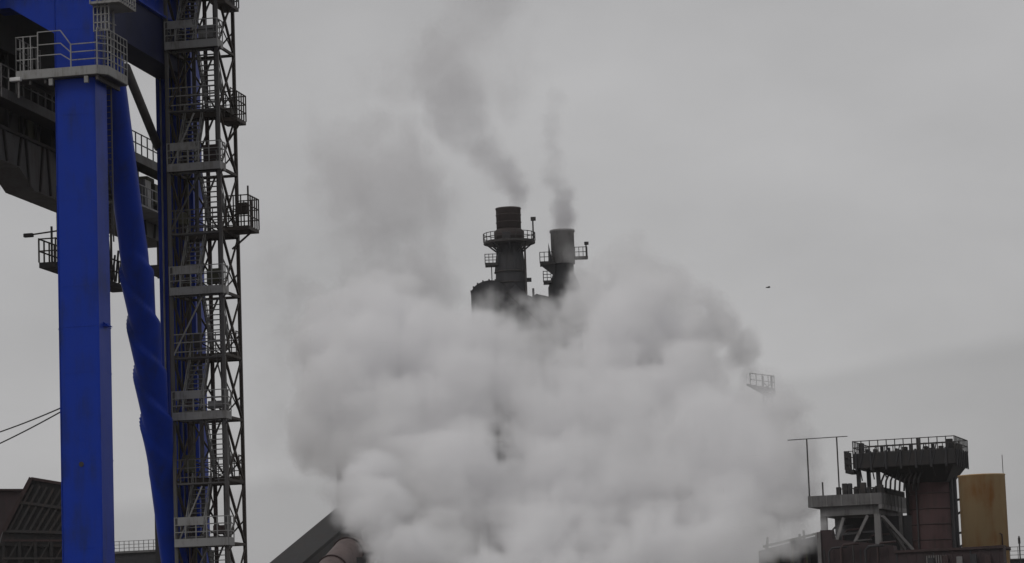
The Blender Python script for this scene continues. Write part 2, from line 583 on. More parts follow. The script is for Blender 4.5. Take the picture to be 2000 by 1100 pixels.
for k in range(6):
    y = 3.0 + k * 1.7
    MB().box(0.9, 1.7, y, y + random.uniform(0.6, 1.1), zu + 1.2 + random.uniform(0, 0.8), zu + 2.9, 0.05).obj('switch_cabinet', [OLIVE, DARKSTEEL, GALV][k % 3], boom)
pl2 = MB().box(0.82, 2.4, 2.0, Y1, zu + 0.9, zu + 1.0).obj('walkway', GALV, boom)
railing(pl2, [(2.4, 2.0, zu + 1.0), (2.4, Y1, zu + 1.0)], 1.1, 0.9, GALV, 2, 0.06)
pl3 = MB().box(0.82, 2.6, 6.4, Y1, zu - 2.2, zu - 2.1).obj('walkway', DARKSTEEL, boom)
railing(pl3, [(2.6, 6.4, zu - 2.1), (2.6, Y1, zu - 2.1)], 1.1, 0.9, TOWERSTEEL, 2, 0.06)
for y in (6.8, 9, 11.2, 13.2):
    MB().bar((0.75, y, zu - 2.2), (0.75, y, zu + 0.05), 0.14).obj('hanger', DARKSTEEL, boom)
    MB().bar((2.5, y, zu - 2.2), (2.5, y, zu + 1.0), 0.08).obj('hanger', DARKSTEEL, boom)
# little railed stand left of the leg
y_ = -5.2
st = MB().box(0.9, 1.9, y_ - 0.3, y_ + 1.1, zu + 2.25, zu + 2.55).obj('service_stand', GALV, boom)
railing(st, [(0.95, y_ - .3, zu + 2.55), (1.9, y_ - .3, zu + 2.55), (1.9, y_ + 1.1, zu + 2.55)], 1.2, 0.35, GALV, 2, 0.06)

# hung walkway lower down, passing behind the front leg
LWk = loc(97, 524, 141.0)
w2 = thing('hanging_walkway', 'small dark railed walkway hanging behind the front blue leg, with a level lamp arm', 'walkway', B1 + E1 * LWk.x + E2 * LWk.y + Vector((0, 0, LWk.z)), YAW)
MB().box(-0.45, 0.45, -0.3, 10.5, 0, 0.28).obj('deck', BLACK, w2)
railing(w2, [(-0.45, 10.5, 0.28), (-0.45, -0.3, 0.28), (0.45, -0.3, 0.28), (0.45, 10.5, 0.28)], 1.25, 0.7, LATTICE, 2, 0.07)
MB().bar((-1.15, -0.3, 1.72), (1.2, -0.2, 1.92), 0.07).obj('lamp_arm', LATTICE, w2)
MB().box(-1.25, -0.75, -0.42, -0.18, 1.62, 1.82, 0.04).obj('lamp_head', BLACK, w2)
MB().bar((0.25, -0.3, 0.28), (0.25, -0.3, 2.1), 0.09).obj('lamp_pole', BLACK, w2)
for y in (2.0, 6.0, 10.0):
    MB().bar((-0.3, y, 0.28), (-0.3, y, zu - LWk.z + 0.2), 0.1).obj('hanger', LATTICE, w2)
    MB().bar((0.3, y, 0.28), (0.3, y + 0.8, zu - LWk.z + 0.2), 0.07).obj('hanger', LATTICE, w2)
for y in np.arange(6.3, 10.3, 0.55):
    MB().bar((0.47, y, 0.3), (0.47, y + 0.5, 1.5 + random.uniform(0, 0.8)), 0.09).obj('brace', BLACK, w2)
    MB().bar((-0.47, y + 0.3, 0.3), (-0.47, y - 0.1, 2.0 + random.uniform(0, 0.8)), 0.08).obj('brace', BLACK, w2)

# ------------------------------------------------------------------ stair tower
TD = 148.2
BT = at(335, 590, TD)
BT.z = 0
tower = thing('stair_tower', 'grey steel lattice stair tower in front of the rear blue leg', 'stair tower', BT, YAW)
TW, TDp = 2.85, 3.0
zmain = []
for py in (1307, 1065, 826, 588, 345, 103, -140):
    zmain.append(zat(340, py, BT, 0, 0))
TOPZ = zmain[-1]
FL = (zmain[-1] - zmain[1]) / 5.0
levels = [zmain[1] + (k - 2) * FL for k in range(0, 8)]
levels = [z for z in levels if z > 1.0]
for (x, y) in ((0, 0), (TW, 0), (0, TDp), (TW, TDp)):
    MB().box(x - 0.085, x + 0.085, y - 0.085, y + 0.085, 0, TOPZ).obj('post', TOWERSTEEL if y == 0 else LATTICE, tower)
NTR = 13
RUN0, RUN1 = 0.62, TDp - 0.62
tread_me = MB().box(-0.48, 0.48, -0.10, 0.10, -0.02, 0.02).mesh('tread', GALV)


def flight(x, za, zb, ya, yb):
    rise = (zb - za)
    f = inst('stair_flight', None, tower)
    d_ = Vector((0, yb - ya, rise))
    up_ = yb > ya
    sm = shared(('stringer', up_), lambda: MB().bar((0, 0, 0), d_, 0.05, 0.22).mesh('stringer', TOWERSTEEL))
    hm = shared(('stair_rail', up_), lambda: MB().bar((0, 0, 0), d_, 0.045).mesh('stair_handrail', GALV))
    bm_ = shared('baluster', lambda: MB().bar((0, 0, 0), (0, 0, 1.05), 0.04).mesh('baluster', GALV))
    for sx in (-0.5, 0.5):
        inst('stringer', sm, f, (x + sx, ya, za))
        for hh in (0.55, 1.05):
            inst('stair_handrail', hm, f, (x + sx, ya, za + hh))
        for k in range(4):
            t = (k + 0.5) / 4
            inst('baluster', bm_, f, (x + sx, ya + (yb - ya) * t, za + rise * t))
    for k in range(NTR):
        t = (k + 0.7) / NTR
        inst('tread', tread_me, f, (x, ya + (yb - ya) * t, za + rise * t))


def landing(z, y0, y1, mat, rail_pts, x0=0.0, x1=TW, thick=0.42):
    d = MB().box(x0, x1, y0, y1, z, z + 0.06).obj('landing', LATTICE, tower)
    t = MB()
    t.box(x0, x1, y0 - 0.03, y0 + 0.03, z - 0.12, z + thick - 0.12)
    t.box(x0, x1, y1 - 0.03, y1 + 0.03, z - 0.12, z + thick - 0.12)
    t.box(x0 - 0.03, x0 + 0.03, y0, y1, z - 0.12, z + thick - 0.12)
    t.box(x1 - 0.03, x1 + 0.03, y0, y1, z - 0.12, z + thick - 0.12)
    t.obj('edge_channel', mat, d)
    railing(d, [(a, b, z + 0.3) for a, b in rail_pts], 1.15, 0.55, mat, 3, 0.05)
    return d


for i, z in enumerate(levels):
    if z > TOPZ + 1:
        continue
    landing(z, -0.25, 0.75, GALV, [(0, 0.75), (0, -0.25), (TW + 0.1, -0.25), (TW + 0.1, 0.75)], 0.0, TW + 0.1)
    # flat panel on the inner handrail at the foot of each flight
    MB().box(0.18, 1.6, -0.29, -0.27, z + 1.0, z + 1.42).obj('rail_panel', GALV, tower)
    zi = z + FL / 2
    landing(zi, TDp - 0.75, TDp + 0.2, LATTICE, [(0, TDp - 0.75), (0, TDp + 0.2), (TW, TDp + 0.2), (TW, TDp - 0.75)])
    MB().box(0.1, TW - 0.1, 0.74, 0.77, z + 0.25, z + 0.42).obj('kick_plate', TOWERSTEEL, tower)
    for hh in (0.6, 1.1):
        MB().bar((1.3, 0.78, z + hh), (TW, 0.78, z + hh), 0.05).obj('handrail', TOWERSTEEL, tower)
        MB().bar((0, TDp - 0.78, zi + hh), (1.3, TDp - 0.78, zi + hh), 0.05).obj('handrail', TOWERSTEEL, tower)
    for hh in (0.3, 0.8, 1.25):
        MB().bar((0.05, 0.02, zi + hh - 0.1), (TW - 0.05, 0.02, zi + hh - 0.1), 0.05).obj('handrail', [GALV, TOWERSTEEL][i % 2], tower)
    for x in np.arange(0.3, TW, 0.42):
        MB().bar((x, 0.02, zi - 0.1), (x, 0.02, zi + 1.15), 0.045).obj('railing_post', TOWERSTEEL, tower)
    MB().box(0.05, TW - 0.05, -0.02, 0.5, zi - 0.18, zi - 0.1).obj('landing', TOWERSTEEL, tower)
    MB().box(random.uniform(1.4, 1.9), 2.5, 0.8, 0.9, z + 0.5, z + random.uniform(0.9, 1.5), 0.02).obj('sign_plate', [OLIVE, RUST, GALV][i % 3], tower)
    flight(0.78, z, zi, RUN0, RUN1)
    flight(1.98, zi, z + FL, RUN1, RUN0)
nb = int(TOPZ / (FL / 2)) + 1
base = levels[0] - FL
for k in range(nb + 2):
    za_ = base + k * FL / 2
    zb_ = za_ + FL / 2
    if za_ < 0 or zb_ > TOPZ + 0.2:
        continue
    for x in (0, TW):
        MB().bar((x, 0, zb_), (x, TDp, za_), 0.12).obj('brace', LATTICE, tower)
        MB().bar((x + 0.05, 0, za_), (x + 0.05, TDp, zb_), 0.085).obj('brace', LATTICE, tower)
        MB().bar((x, 0, za_), (x, TDp, za_), 0.14).obj('beam', LATTICE, tower)
    MB().bar((0, TDp, za_), (TW, TDp, za_), 0.14).obj('beam', LATTICE, tower)
    MB().bar((0, TDp + 0.02, za_ + 1.35), (TW / 2 + 0.5, TDp + 0.02, za_ + 0.2), 0.07).obj('brace', LATTICE, tower)
    MB().bar((TW, TDp + 0.06, za_ + 1.35), (TW / 2 + 0.3, TDp + 0.06, za_ + 0.2), 0.07).obj('brace', LATTICE, tower)
for k in range(nb + 2):
    za_ = base + k * FL / 2
    zb_ = za_ + FL / 2
    if za_ < 0 or zb_ > TOPZ + 0.2:
        continue
    m_ = [TOWERSTEEL, GALV, LATTICE][k % 3]
    MB().bar((0.05, -0.02, za_), (1.5 + 0.2 * (k % 2), -0.02, zb_ - 0.3), 0.07).obj('brace', m_, tower)
    MB().bar((1.9, TDp, za_ + 0.2), (0.05, TDp, zb_), 0.09).obj('brace', LATTICE, tower)
    MB().bar((0.05, TDp + 0.1, za_), (1.6, TDp + 0.1, zb_), 0.09).obj('brace', TOWERSTEEL, tower)
    MB().bar((TW, TDp + .1, za_ + 0.05), (1.7, TDp + .1, zb_ - 0.6), 0.06).obj('brace', LATTICE, tower)
    if k % 2:
        x = random.uniform(0.2, 1.1)
        MB().box(x, x + random.uniform(0.25, 0.6), 0.8, 1.05, za_ + 0.5, za_ + random.uniform(1.0, 1.7), 0.03).obj('junction_box', [RUST, OLIVE, TOWERSTEEL, DARKSTEEL][k % 4], tower)
        MB().tube([(TW + 0.1, -0.2, zb_ - 0.4), (TW + 0.35, -0.45, zb_ - 0.2)], 0.05, 6).obj('lamp_arm', TOWERSTEEL, tower)
    else:
        x = random.uniform(0.3, 2.2)
        MB().tube([(x, 1.5, za_), (x + 0.1, 1.7, za_ + 1.6), (x - 0.4, 2.0, zb_)], 0.045, 6).obj('cable', [RUST, TOWERSTEEL][k % 4 // 2], tower)
for (x, y, m_) in ((0.5, TDp - 0.2, TOWERSTEEL), (1.15, TDp - 0.1, LATTICE), (1.7, TDp, TOWERSTEEL)):
    MB().box(x, x + 0.22, y, y + 0.06, 1.0, TOPZ).obj('cable_tray', m_, tower)
# side balconies
for (py, x1, y0, y1, hh, mat) in ((240, TW + 0.75, 1.0, 2.6, 1.45, LATTICE), (452, TW + 1.25, 1.0, 2.9, 1.7, LATTICE), (18, TW + 0.55, 0.0, 2.4, 1.3, TOWERSTEEL)):
    zz = zat(470, py, BT, TW + 0.8, 1.8)
    bl = MB().box(TW - 0.3, x1, y0, y1, zz, zz + 0.2).obj('balcony', LATTICE, tower)
    railing(bl, [(TW, y0, zz + .2), (x1, y0, zz + .2), (x1, y1, zz + .2), (TW, y1, zz + .2)], hh, 0.42, mat, 3, 0.06)
    MB().bar((TW, (y0 + y1) / 2, zz - 0.9), (x1 - 0.1, (y0 + y1) / 2, zz), 0.09).obj('bracket', LATTICE, bl)
    if x1 > TW + 1:
        MB().bar((x1, y0, zz), (x1, y0, zz + 2.35), 0.08).obj('mast', LATTICE, bl)
        MB().box(x1 - 0.75, x1 - 0.15, y0 + .2, y0 + .7, zz + 0.9, zz + 1.5, .03).obj('junction_box', LATTICE, bl)
# cable tray and pipes hanging inside the tower
for (x, y, r_, m_) in ((0.15, 1.6, 0.05, RUST), (0.32, 2.2, 0.04, OLIVE), (2.5, 1.2, 0.05, GALV), (1.35, 2.6, 0.06, RUST)):
    MB().tube([(x, y, 0.5), (x + .1, y, 14), (x - .05, y, 25), (x, y, TOPZ)], r_, 6).obj('pipe', m_, tower)

# two cables off the front leg to the left
for k, (a, b) in enumerate((((-60, 863), (121, 796)), ((-60, 893), (123, 802)))):
    pa, pb = at(a[0], a[1], 150.0), at(b[0], b[1], 137.6)
    pts = []
    for t in np.linspace(0, 1, 14):
        p = pa.lerp(pb, t)
        p.z -= 0.35 * 4 * t * (1 - t) * 0.25
        pts.append(p)
    o = MB().tube(pts, 0.035, 6).obj('overhead_cable', CABLE)
    tag(o, ['upper of the two thin cables slanting down left from the blue leg', 'lower of the two thin cables slanting down left from the blue leg'][k], 'cable', 'overhead cables')


# ------------------------------------------------------------------ frame helper for things that face us squarely-ish
def frame(px, py, Y, yaw):
    p = at(px, py, Y)
    p.z = 0
    return p


class Loc:
    """local frame of a thing standing on the ground at p, turned by yaw"""
    def __init__(s, p, yaw):
        s.p, s.e1, s.e2 = p, Vector((math.cos(yaw), math.sin(yaw), 0)), Vector((-math.sin(yaw), math.cos(yaw), 0))

    def z(s, py, x=0.0, y=0.0):
        q = s.p + s.e1 * x + s.e2 * y
        lo, hi = -20.0, 300.0
        for _ in range(44):
            m = (lo + hi) / 2
            if proj((q.x, q.y, m))[1] > py:
                lo = m
            else:
                hi = m
        return lo


# ------------------------------------------------------------------ dark ribbed hopper, bottom left
p = frame(95, 1000, 205, 0)
yw = R(12)
l = Loc(p, yw)
hop = thing('ribbed_hopper', 'blackened ribbed hopper with a slanting left edge at the foot of the crane', 'hopper', p, yw)
zt, zm = l.z(934), l.z(1035)
ms = 205 / FPX
MB().prism([(-1.25, zt), (3.4, zt - 0.9), (3.4, 0), (-3.6, 0), (-3.6, zm - 1.2), (-3.3, zm)], 'y', 0, 6).obj('shell', BLACK, hop)
for k in range(9):
    x = -1.1 + 0.5 * k
    MB().bar((x, -0.08, zt - 0.45 - 0.19 * (x + 1.25)), (x - 1.9, -0.08, zm - 0.2), 0.12, 0.16).obj('rib', DARKSTEEL, hop)
for k, t in enumerate((0.0, 0.45, 1.0, 1.25)):
    xa = -1.25 - 2.05 * t
    za_ = zt + (zm - zt) * t
    MB().bar((xa, -0.12, za_), (3.4, -0.12, za_ - 0.9 * (1 if t < 1 else 0.4)), 0.16, 0.2).obj('rail_beam', RUST if k == 0 else DARKSTEEL, hop)
MB().bar((-1.25, -0.15, zt + 0.04), (-3.3, -0.15, zm), 0.22, 0.3).obj('edge_beam', RUST, hop)
for k in range(6):
    x = -3.3 + k * 1.15
    MB().bar((x, -0.3, 0), (x, -0.3, zm - 0.6), 0.2).obj('column', BLACK, hop)
    MB().bar((x, -0.3, zm - 2.6), (x + 1.15, -0.3, zm - 0.7), 0.1).obj('brace', DARKSTEEL, hop)
for k in range(3):
    MB().bar((-3.4, -0.35, zm - 0.7 - k * 1.3), (3.4, -0.35, zm - 0.9 - k * 1.3), 0.14).obj('rail_beam', [RUST, DARKSTEEL, OLIVE][k], hop)
MB().bar((3.2, -0.5, 0), (3.2, -0.5, zm + 0.5), 0.16).obj('column', OLIVE, hop)

p = frame(-40, 1000, 225, 0)
l = Loc(p, R(8))
sh = thing('brown_shed', 'plain brown sheet metal shed at the left edge behind the ribbed hopper', 'shed', p, R(8))
zt = l.z(957, 1)
MB().prism([(-8, zt + 0.2), (3.9, zt - 0.15), (3.9, 0), (-8, 0)], 'y', 0, 9).obj('wall', REDBROWN, sh)
MB().prism([(-8.2, zt + 0.35), (4.05, zt - 0.02), (4.05, zt - 0.16), (-8.2, zt + 0.21)], 'y', -0.3, 9.3).obj('roof', RUST, sh)

# low building between the legs, with a white roof railing
p = frame(262, 1090, 260, 0)
l = Loc(p, R(-18))
lb = thing('low_building', 'dark low flat roofed building with pale roof railing seen between the crane legs', 'building', p, R(-18))
zt = l.z(1080)
MB().box(-12, 4.5, 0, 8, 0, zt).obj('wall', CHARCOAL, lb)
rf = MB().box(-12.2, 4.7, -0.2, 8.2, zt, zt + 0.2).obj('roof', CONC, lb)
railing(rf, [(-12, 0, zt + .2), (4.5, 0, zt + .2)], 0.95, 0.5, PALE, 3, 0.05)

# ------------------------------------------------------------------ sloping conveyor gallery and pipes at the foot of the steam
A = at(505, 1149, 262)
B = at(690, 994, 285)
d = (B - A)
o3 = (A.x, A.y, 0)
cg_ = thing('conveyor_gallery', 'dark enclosed conveyor gallery climbing up to the right into the steam', 'conveyor', (A.x, A.y, 0))
Aw = A - Vector(o3)
Bw = B - Vector(o3)
A2 = Aw - (Bw - Aw) * 1.3
dn = Vector((0, 0, -1))
MB().bar(A2 + dn * 0.9, Bw + dn * 0.9, 3.2, 1.5).obj('gallery', DARKSTEEL, cg_)
MB().bar(A2 + Vector((0, 0, 0.05)), Bw + Vector((0, 0, 0.05)), 3.6, 0.35).obj('roof', BLACK, cg_)
MB().bar(A2 + Vector((0, -1.7, -1.0)), Bw + Vector((0, -1.7, -1.0)), 0.1, 0.12).obj('handrail', PALE, cg_)
MB().bar(A2 + Vector((0.6, -1.5, -2.6)), Bw + Vector((0.6, -1.5, -2.6)), 0.5, 1.6).obj('under_girder', RUST, cg_)
n_ = 16
wm = MB().box(-0.35, 0.35, -0.04, 0.04, -0.25, 0.25).mesh('side_panel', BLACK)
for k in range(n_):
    q = A2.lerp(Bw, 0.55 + 0.42 * k / n_)
    inst('side_panel', wm, cg_, q + Vector((0, -1.64, -0.65)))
for t in (0.1, 0.45, 0.8):
    q = A2.lerp(Bw, t)
    if q.z > 3:
        MB().bar((q.x, q.y, 0), (q.x, q.y, q.z - 3), 0.5).obj('trestle_leg', DARKSTEEL, cg_)

pa, pb = at(600, 1172, 255), at(680, 1080, 268)
pe = thing('gas_duct', 'thick pinkish brown duct with a rounded elbow beside the conveyor gallery', 'pipe', (pa.x, pa.y, 0))
o3 = Vector((pa.x, pa.y, 0))
pts = []
dirn = (pb - pa).normalized()
for t in np.linspace(-14, 0, 6):
    pts.append(pb + dirn * t - o3)
c_ = pb - o3
for t in np.linspace(0.2, 1.5, 8):
    pts.append(c_ + dirn * (1.7 * math.sin(t)) + Vector((0.9, 0.5, -1.2)) * (1.4 * (1 - math.cos(t))))
MB().tube(pts, 1.45, 28).obj('duct', PINK, pe)
for k in (1, 3, 5):
    a_, b_ = pts[k], pts[k] + dirn * 0.18
    MB().tube([a_, b_], 1.58, 28).obj('flange', RUST, pe)
MB().bar((pts[2].x + 0, pts[2].y, 0), pts[2], 0.6).obj('support', DARKSTEEL, pe)

pa = at(735, 1075, 262)
sm = thing('dark_support_frame', 'black bracket frame poking out of the steam right of the pinkish duct', 'frame', (pa.x, pa.y, 0))
z_ = pa.z
MB().bar((-1.7, 0, z_ - 1.2), (1.6, 0.4, z_ + 1.5), 0.9, 0.5).obj('arm', CHARCOAL, sm)
MB().bar((-1.4, 0, 0), (-1.4, 0, z_ - 0.6), 0.9).obj('column', CHARCOAL, sm)
MB().bar((0.6, 0.5, 0), (0.6, 0.5, z_ + 0.6), 0.5).obj('column', CHARCOAL, sm)

# ------------------------------------------------------------------ furnace with its two chimneys
FD = 400.0


def ringdeck(parent, r0, r1, z, mat, arc=(0, 2 * math.pi), n=24, h=1.2, th=0.35):
    """round platform with railing round a stack"""
    a0, a1 = arc
    full = abs(a1 - a0) > 6.2
    ks = np.linspace(a0, a1, n + 1)
    m = MB()
    for i in range(n):
        c0, s0, c1, s1 = math.cos(ks[i]), math.sin(ks[i]), math.cos(ks[i + 1]), math.sin(ks[i + 1])
        vs = [m.bm.verts.new(v) for v in ((r0 * c0, r0 * s0, z), (r1 * c0, r1 * s0, z), (r1 * c1, r1 * s1, z), (r0 * c1, r0 * s1, z),
                                          (r0 * c0, r0 * s0, z + th), (r1 * c0, r1 * s0, z + th), (r1 * c1, r1 * s1, z + th), (r0 * c1, r0 * s1, z + th))]
        for q in ((0, 1, 2, 3), (7, 6, 5, 4), (1, 5, 6, 2), (0, 3, 7, 4)):
            m.bm.faces.new([vs[j] for j in q])
    dk = m.obj('platform', mat, parent)
    railing(dk, [(r1 * math.cos(t), r1 * math.sin(t), z + th) for t in ks], h, 0.9, mat, 2, 0.1)
    return dk


p = frame(998, 560, FD, 0)
l = Loc(p, 0)
chA = thing('chimney', 'taller dark chimney with brown top, ring platform and lamp post', 'chimney', p, 0, 'furnace chimneys')
za, zb_, zc_, zd, ze = l.z(407), l.z(452), l.z(474), l.z(500), l.z(525)
MB().lathe([(1.78, za - 3.2), (1.8, za - 0.25), (1.86, za - 0.2), (1.86, za), (1.6, za), (1.55, za - 2.5)], 36).obj('stack_top', BROWNSTACK, chA)
MB().lathe([(2.15, zb_ - 1.3), (2.2, zb_ - 0.1), (1.79, zb_ + 0.3), (1.79, zb_ - 1.3)], 36).obj('collar', BROWNSTACK, chA)
MB().lathe([(2.35, 0), (2.3, ze - 4), (2.1, ze), (1.95, zd - 0.3), (1.65, zd + 0.6), (1.62, zb_ - 1.2)], 36).obj('stack', CHARCOAL, chA)
for t in np.linspace(0, 2 * math.pi, 10, endpoint=False):
    MB().bar((1.7 * math.cos(t), 1.7 * math.sin(t), zd + 1.4), (2.15 * math.cos(t), 2.15 * math.sin(t), ze - 0.3), 0.22).obj('rib', CHARCOAL, chA)
for zz in (za - 1.1, za - 2.2):
    MB().lathe([(1.79, zz), (1.85, zz + 0.02), (1.85, zz + 0.14), (1.79, zz + 0.16)], 36, cap=False).obj('band', BROWNSTACK, chA)
for k in range(4):
    MB().lathe([(2.12, ze - 0.6 - k * 1.6), (2.34, ze - 0.62 - k * 1.6), (2.34, ze - 0.42 - k * 1.6), (2.12, ze - 0.4 - k * 1.6)], 36, cap=False).obj('band', DARKSTEEL, chA)
MB().tube([(2.2, -1.4, 20), (2.2, -1.4, zc_ - 0.3)], 0.14, 8).obj('riser_pipe', DARKSTEEL, chA)
MB().box(-1.0, 0.2, -2.25, -1.6, zc_ + 0.1, zc_ + 1.3, 0.05).obj('instrument_box', CHARCOAL, chA)
ringdeck(chA, 1.7, 3.75, zc_ - 0.2, DARKSTEEL)
for t in np.linspace(0, 2 * math.pi, 8, endpoint=False):
    MB().bar((1.7 * math.cos(t), 1.7 * math.sin(t), zc_ - 1.5), (3.3 * math.cos(t), 3.3 * math.sin(t), zc_ - 0.2), 0.22).obj('bracket', CHARCOAL, chA)
zz = l.z(520)
dk = MB().box(-3.6, -1.7, -1.6, 0.6, zz, zz + 0.4).obj('platform', DARKSTEEL, chA)
railing(dk, [(-1.9, -1.6, zz + .4), (-3.6, -1.6, zz + .4), (-3.6, 0.6, zz + .4)], 1.3, 0.55, DARKSTEEL, 3, 0.1)
MB().bar((-2.7, -0.8, zz - 7), (-2.7, -0.8, zz), 0.14).obj('post', DARKSTEEL, chA)
lp = MB().bar((3.5, -0.5, zc_), (3.5, -0.5, zc_ + 3.4), 0.22).obj('lamp_post', DARKSTEEL, chA)
MB().box(3.2, 3.95, -0.7, -0.3, zc_ + 3.0, zc_ + 3.55, .05).obj('lamp_head', DARKSTEEL, lp)
# pipe and fittings between the stacks
MB().tube([(3.2, 0, 20), (3.2, 0, l.z(565))], 0.16, 8).obj('vent_pipe', CHARCOAL, chA)
MB().box(2.3, 3.0, -0.6, 0.1, l.z(552), l.z(545)).obj('bracket', CHARCOAL, chA)

p = frame(1102, 560, FD + 4, 0)
l = Loc(p, 0)
chB = thing('chimney', 'shorter pale grey chimney right of the dark one, half hidden in steam', 'chimney', p, 0, 'furnace chimneys')
za, zb_ = l.z(450), l.z(500)
MB().lathe([(1.72, za - 5.0), (1.72, za - 0.35), (1.84, za - 0.3), (1.84, za), (1.5, za), (1.45, za - 2)], 36).obj('stack_top', GREYSTACK, chB)
MB().lathe([(2.5, 0), (2.35, za - 8.4), (1.5, za - 6.2), (1.5, za - 5.0)], 36).obj('stack', CHARCOAL, chB)
zz = l.z(519)
dk = MB().box(-3.4, -1.3, -1.8, 0.4, zz, zz + 0.5).obj('platform', DARKSTEEL, chB)
MB().prism([(-1.3, zz), (-3.2, zz), (-1.3, zz - 1.6)], 'y', -1.2, -0.2).obj('bracket', CHARCOAL, dk)
railing(dk, [(-1.5, -1.8, zz + .5), (-3.4, -1.8, zz + .5), (-3.4, .4, zz + .5)], 1.4, 0.6, DARKSTEEL, 2, 0.1)
MB().prism([(-1.6, zz + 0.5), (-2.2, zz + 0.5), (-2.1, zz + 3.2)], 'y', -1.9, -1.6).obj('gusset', CHARCOAL, dk)
dk2 = MB().box(1.6, 3.6, -1.8, 0.4, l.z(508), l.z(505)).obj('platform', DARKSTEEL, chB)
railing(dk2, [(1.7, -1.8, l.z(505)), (3.5, -1.8, l.z(505))], 1.4, 0.6, DARKSTEEL, 2, 0.1)
lp = MB().bar((3.4, -0.5, l.z(506)), (3.4, -0.5, l.z(478)), 0.2).obj('lamp_post', DARKSTEEL, chB)
MB().box(3.15, 3.8, -0.7, -0.3, l.z(481), l.z(475), .05).obj('lamp_head', DARKSTEEL, lp)
zz = l.z(555)
dk3 = MB().box(-3.0, -1.8, -1.8, 0.2, zz, zz + 0.4).obj('platform', DARKSTEEL, chB)
railing(dk3, [(-1.9, -1.8, zz + .4), (-3.0, -1.8, zz + .4), (-3.0, .2, zz + .4)], 1.4, 0.55, DARKSTEEL, 3, 0.1)

# furnace top under them: hooded gas uptake, deck, body
p = frame(1030, 620, FD + 3, 0)
l = Loc(p, 0)
fur = thing('blast_furnace', 'blackened furnace body with rounded hood and pipes, dim behind the steam', 'furnace', p, 0)
zt = l.z(585)
MB().box(-6.4, 6.9, -4.5, 6.5, 0, zt - 7.0, 0.3).obj('body', CHARCOAL, fur)
MB().box(-6.8, 7.3, -4.8, 6.8, zt - 7.0, zt - 6.4).obj('deck', DARKSTEEL, fur)
hz_ = l.z(554)
hood = [(-8.0, zt - 9)] + [(-5.1 - 2.9 * math.cos(t), hz_ - 2.0 + 2.0 * math.sin(t)) for t in np.linspace(0, math.pi * 0.62, 12)] + [(-2.6, l.z(571)), (1.0, l.z(590)), (1.0, zt - 9)]
MB().prism(hood, 'y', -5.2, -1.2).obj('hood', CHARCOAL, fur)
for t in np.linspace(0.25, 1.8, 6):
    q = (-5.1 - 2.95 * math.cos(t), hz_ - 2.0 + 2.05 * math.sin(t))
    MB().bar((q[0], -5.3, q[1]), (q[0], -1.1, q[1]), 0.22).obj('rib', DARKSTEEL, fur)
MB().tube([(-2.2, -5.6, l.z(574)), (3.0, -5.6, l.z(640)), (7.0, -5.6, l.z(730))], 0.9, 16).obj('downcomer_pipe', CHARCOAL, fur)
MB().prism([(0.5, l.z(588)), (1.4, l.z(580)), (7.0, l.z(600)), (7.0, zt - 9), (0.5, zt - 9)], 'y', -3.2, 2).obj('sloping_roof', CHARCOAL, fur)
MB().lathe([(2.6, zt - 5), (2.6, zt - 1.2), (1.2, zt + 0.1)], 20, 6.2, 0).obj('valve_dome', CHARCOAL, fur)
for k in range(5):
    zz = zt - 11 - k * 5
    dk = MB().box(-7.2, 7.3, -6.2, -4.5, zz, zz + 0.4).obj('gallery', DARKSTEEL, fur)
    railing(dk, [(-7.2, -6.2, zz + .4), (7.3, -6.2, zz + .4)], 1.2, 1.5, DARKSTEEL, 2, 0.1)
for k in range(6):
    x = -6.6 + 2.65 * k
    MB().bar((x, -6.0, 0), (x, -6.0, zt - 11), 0.5).obj('column', CHARCOAL, fur)

p = frame(657, 930, 425, 0)
l = Loc(p, 0)
fb = thing('casting_house', 'broad grey casting house whose left corner shows dimly through the steam', 'building', p, 0)
zt = l.z(845)
MB().box(0, 21, 0, 30, 0, zt).obj('wall', GREYSTACK, fb)
MB().box(0.1, 20.9, 0.1, 29.9, zt, zt + 0.4).obj('roof', GREYSTACK, fb)
for k in range(4):
    MB().box(6.2 * k, 6.2 * k + 0.3, -0.12, 0.02, 0, zt - 0.1).obj('pilaster', GREYSTACK, fb)

# far mast with platform at the right edge of the steam
p = frame(1501, 800, 351, 0)
l = Loc(p, 0)
ms_ = thing('lattice_mast', 'thin dark lattice mast with a small platform at the right edge of the steam', 'mast', p, 0)
zt, zpl = l.z(735), l.z(762)
for (x, y) in ((-0.55, -0.55), (0.55, -0.55), (-0.55, 0.55), (0.55, 0.55)):
    MB().bar((x, y, 0), (x, y, zt), 0.16).obj('post', DARKSTEEL, ms_)
z_ = 2.0
while z_ < zt - 1.5:
    MB().bar((-0.55, -0.55, z_), (0.55, -0.55, z_ + 1.4), 0.12).obj('brace', DARKSTEEL, ms_)
    MB().bar((0.55, -0.58, z_), (-0.55, -0.58, z_ + 1.4), 0.12).obj('brace', DARKSTEEL, ms_)
    z_ += 1.4
dk = MB().prism([(-2.6, zpl + 0.8), (0.9, zpl + 0.1), (0.9, zpl - 0.7), (0.1, zpl - 0.9)], 'y', -0.9, 0.9).obj('platform', DARKSTEEL, ms_)
railing(dk, [(-2.2, -0.9, zpl + .6), (0.8, -0.9, zpl + .1)], 1.6, 0.8, DARKSTEEL, 2, 0.1)

# ------------------------------------------------------------------ right-hand group
RD = 250.0
RY = R(-18)
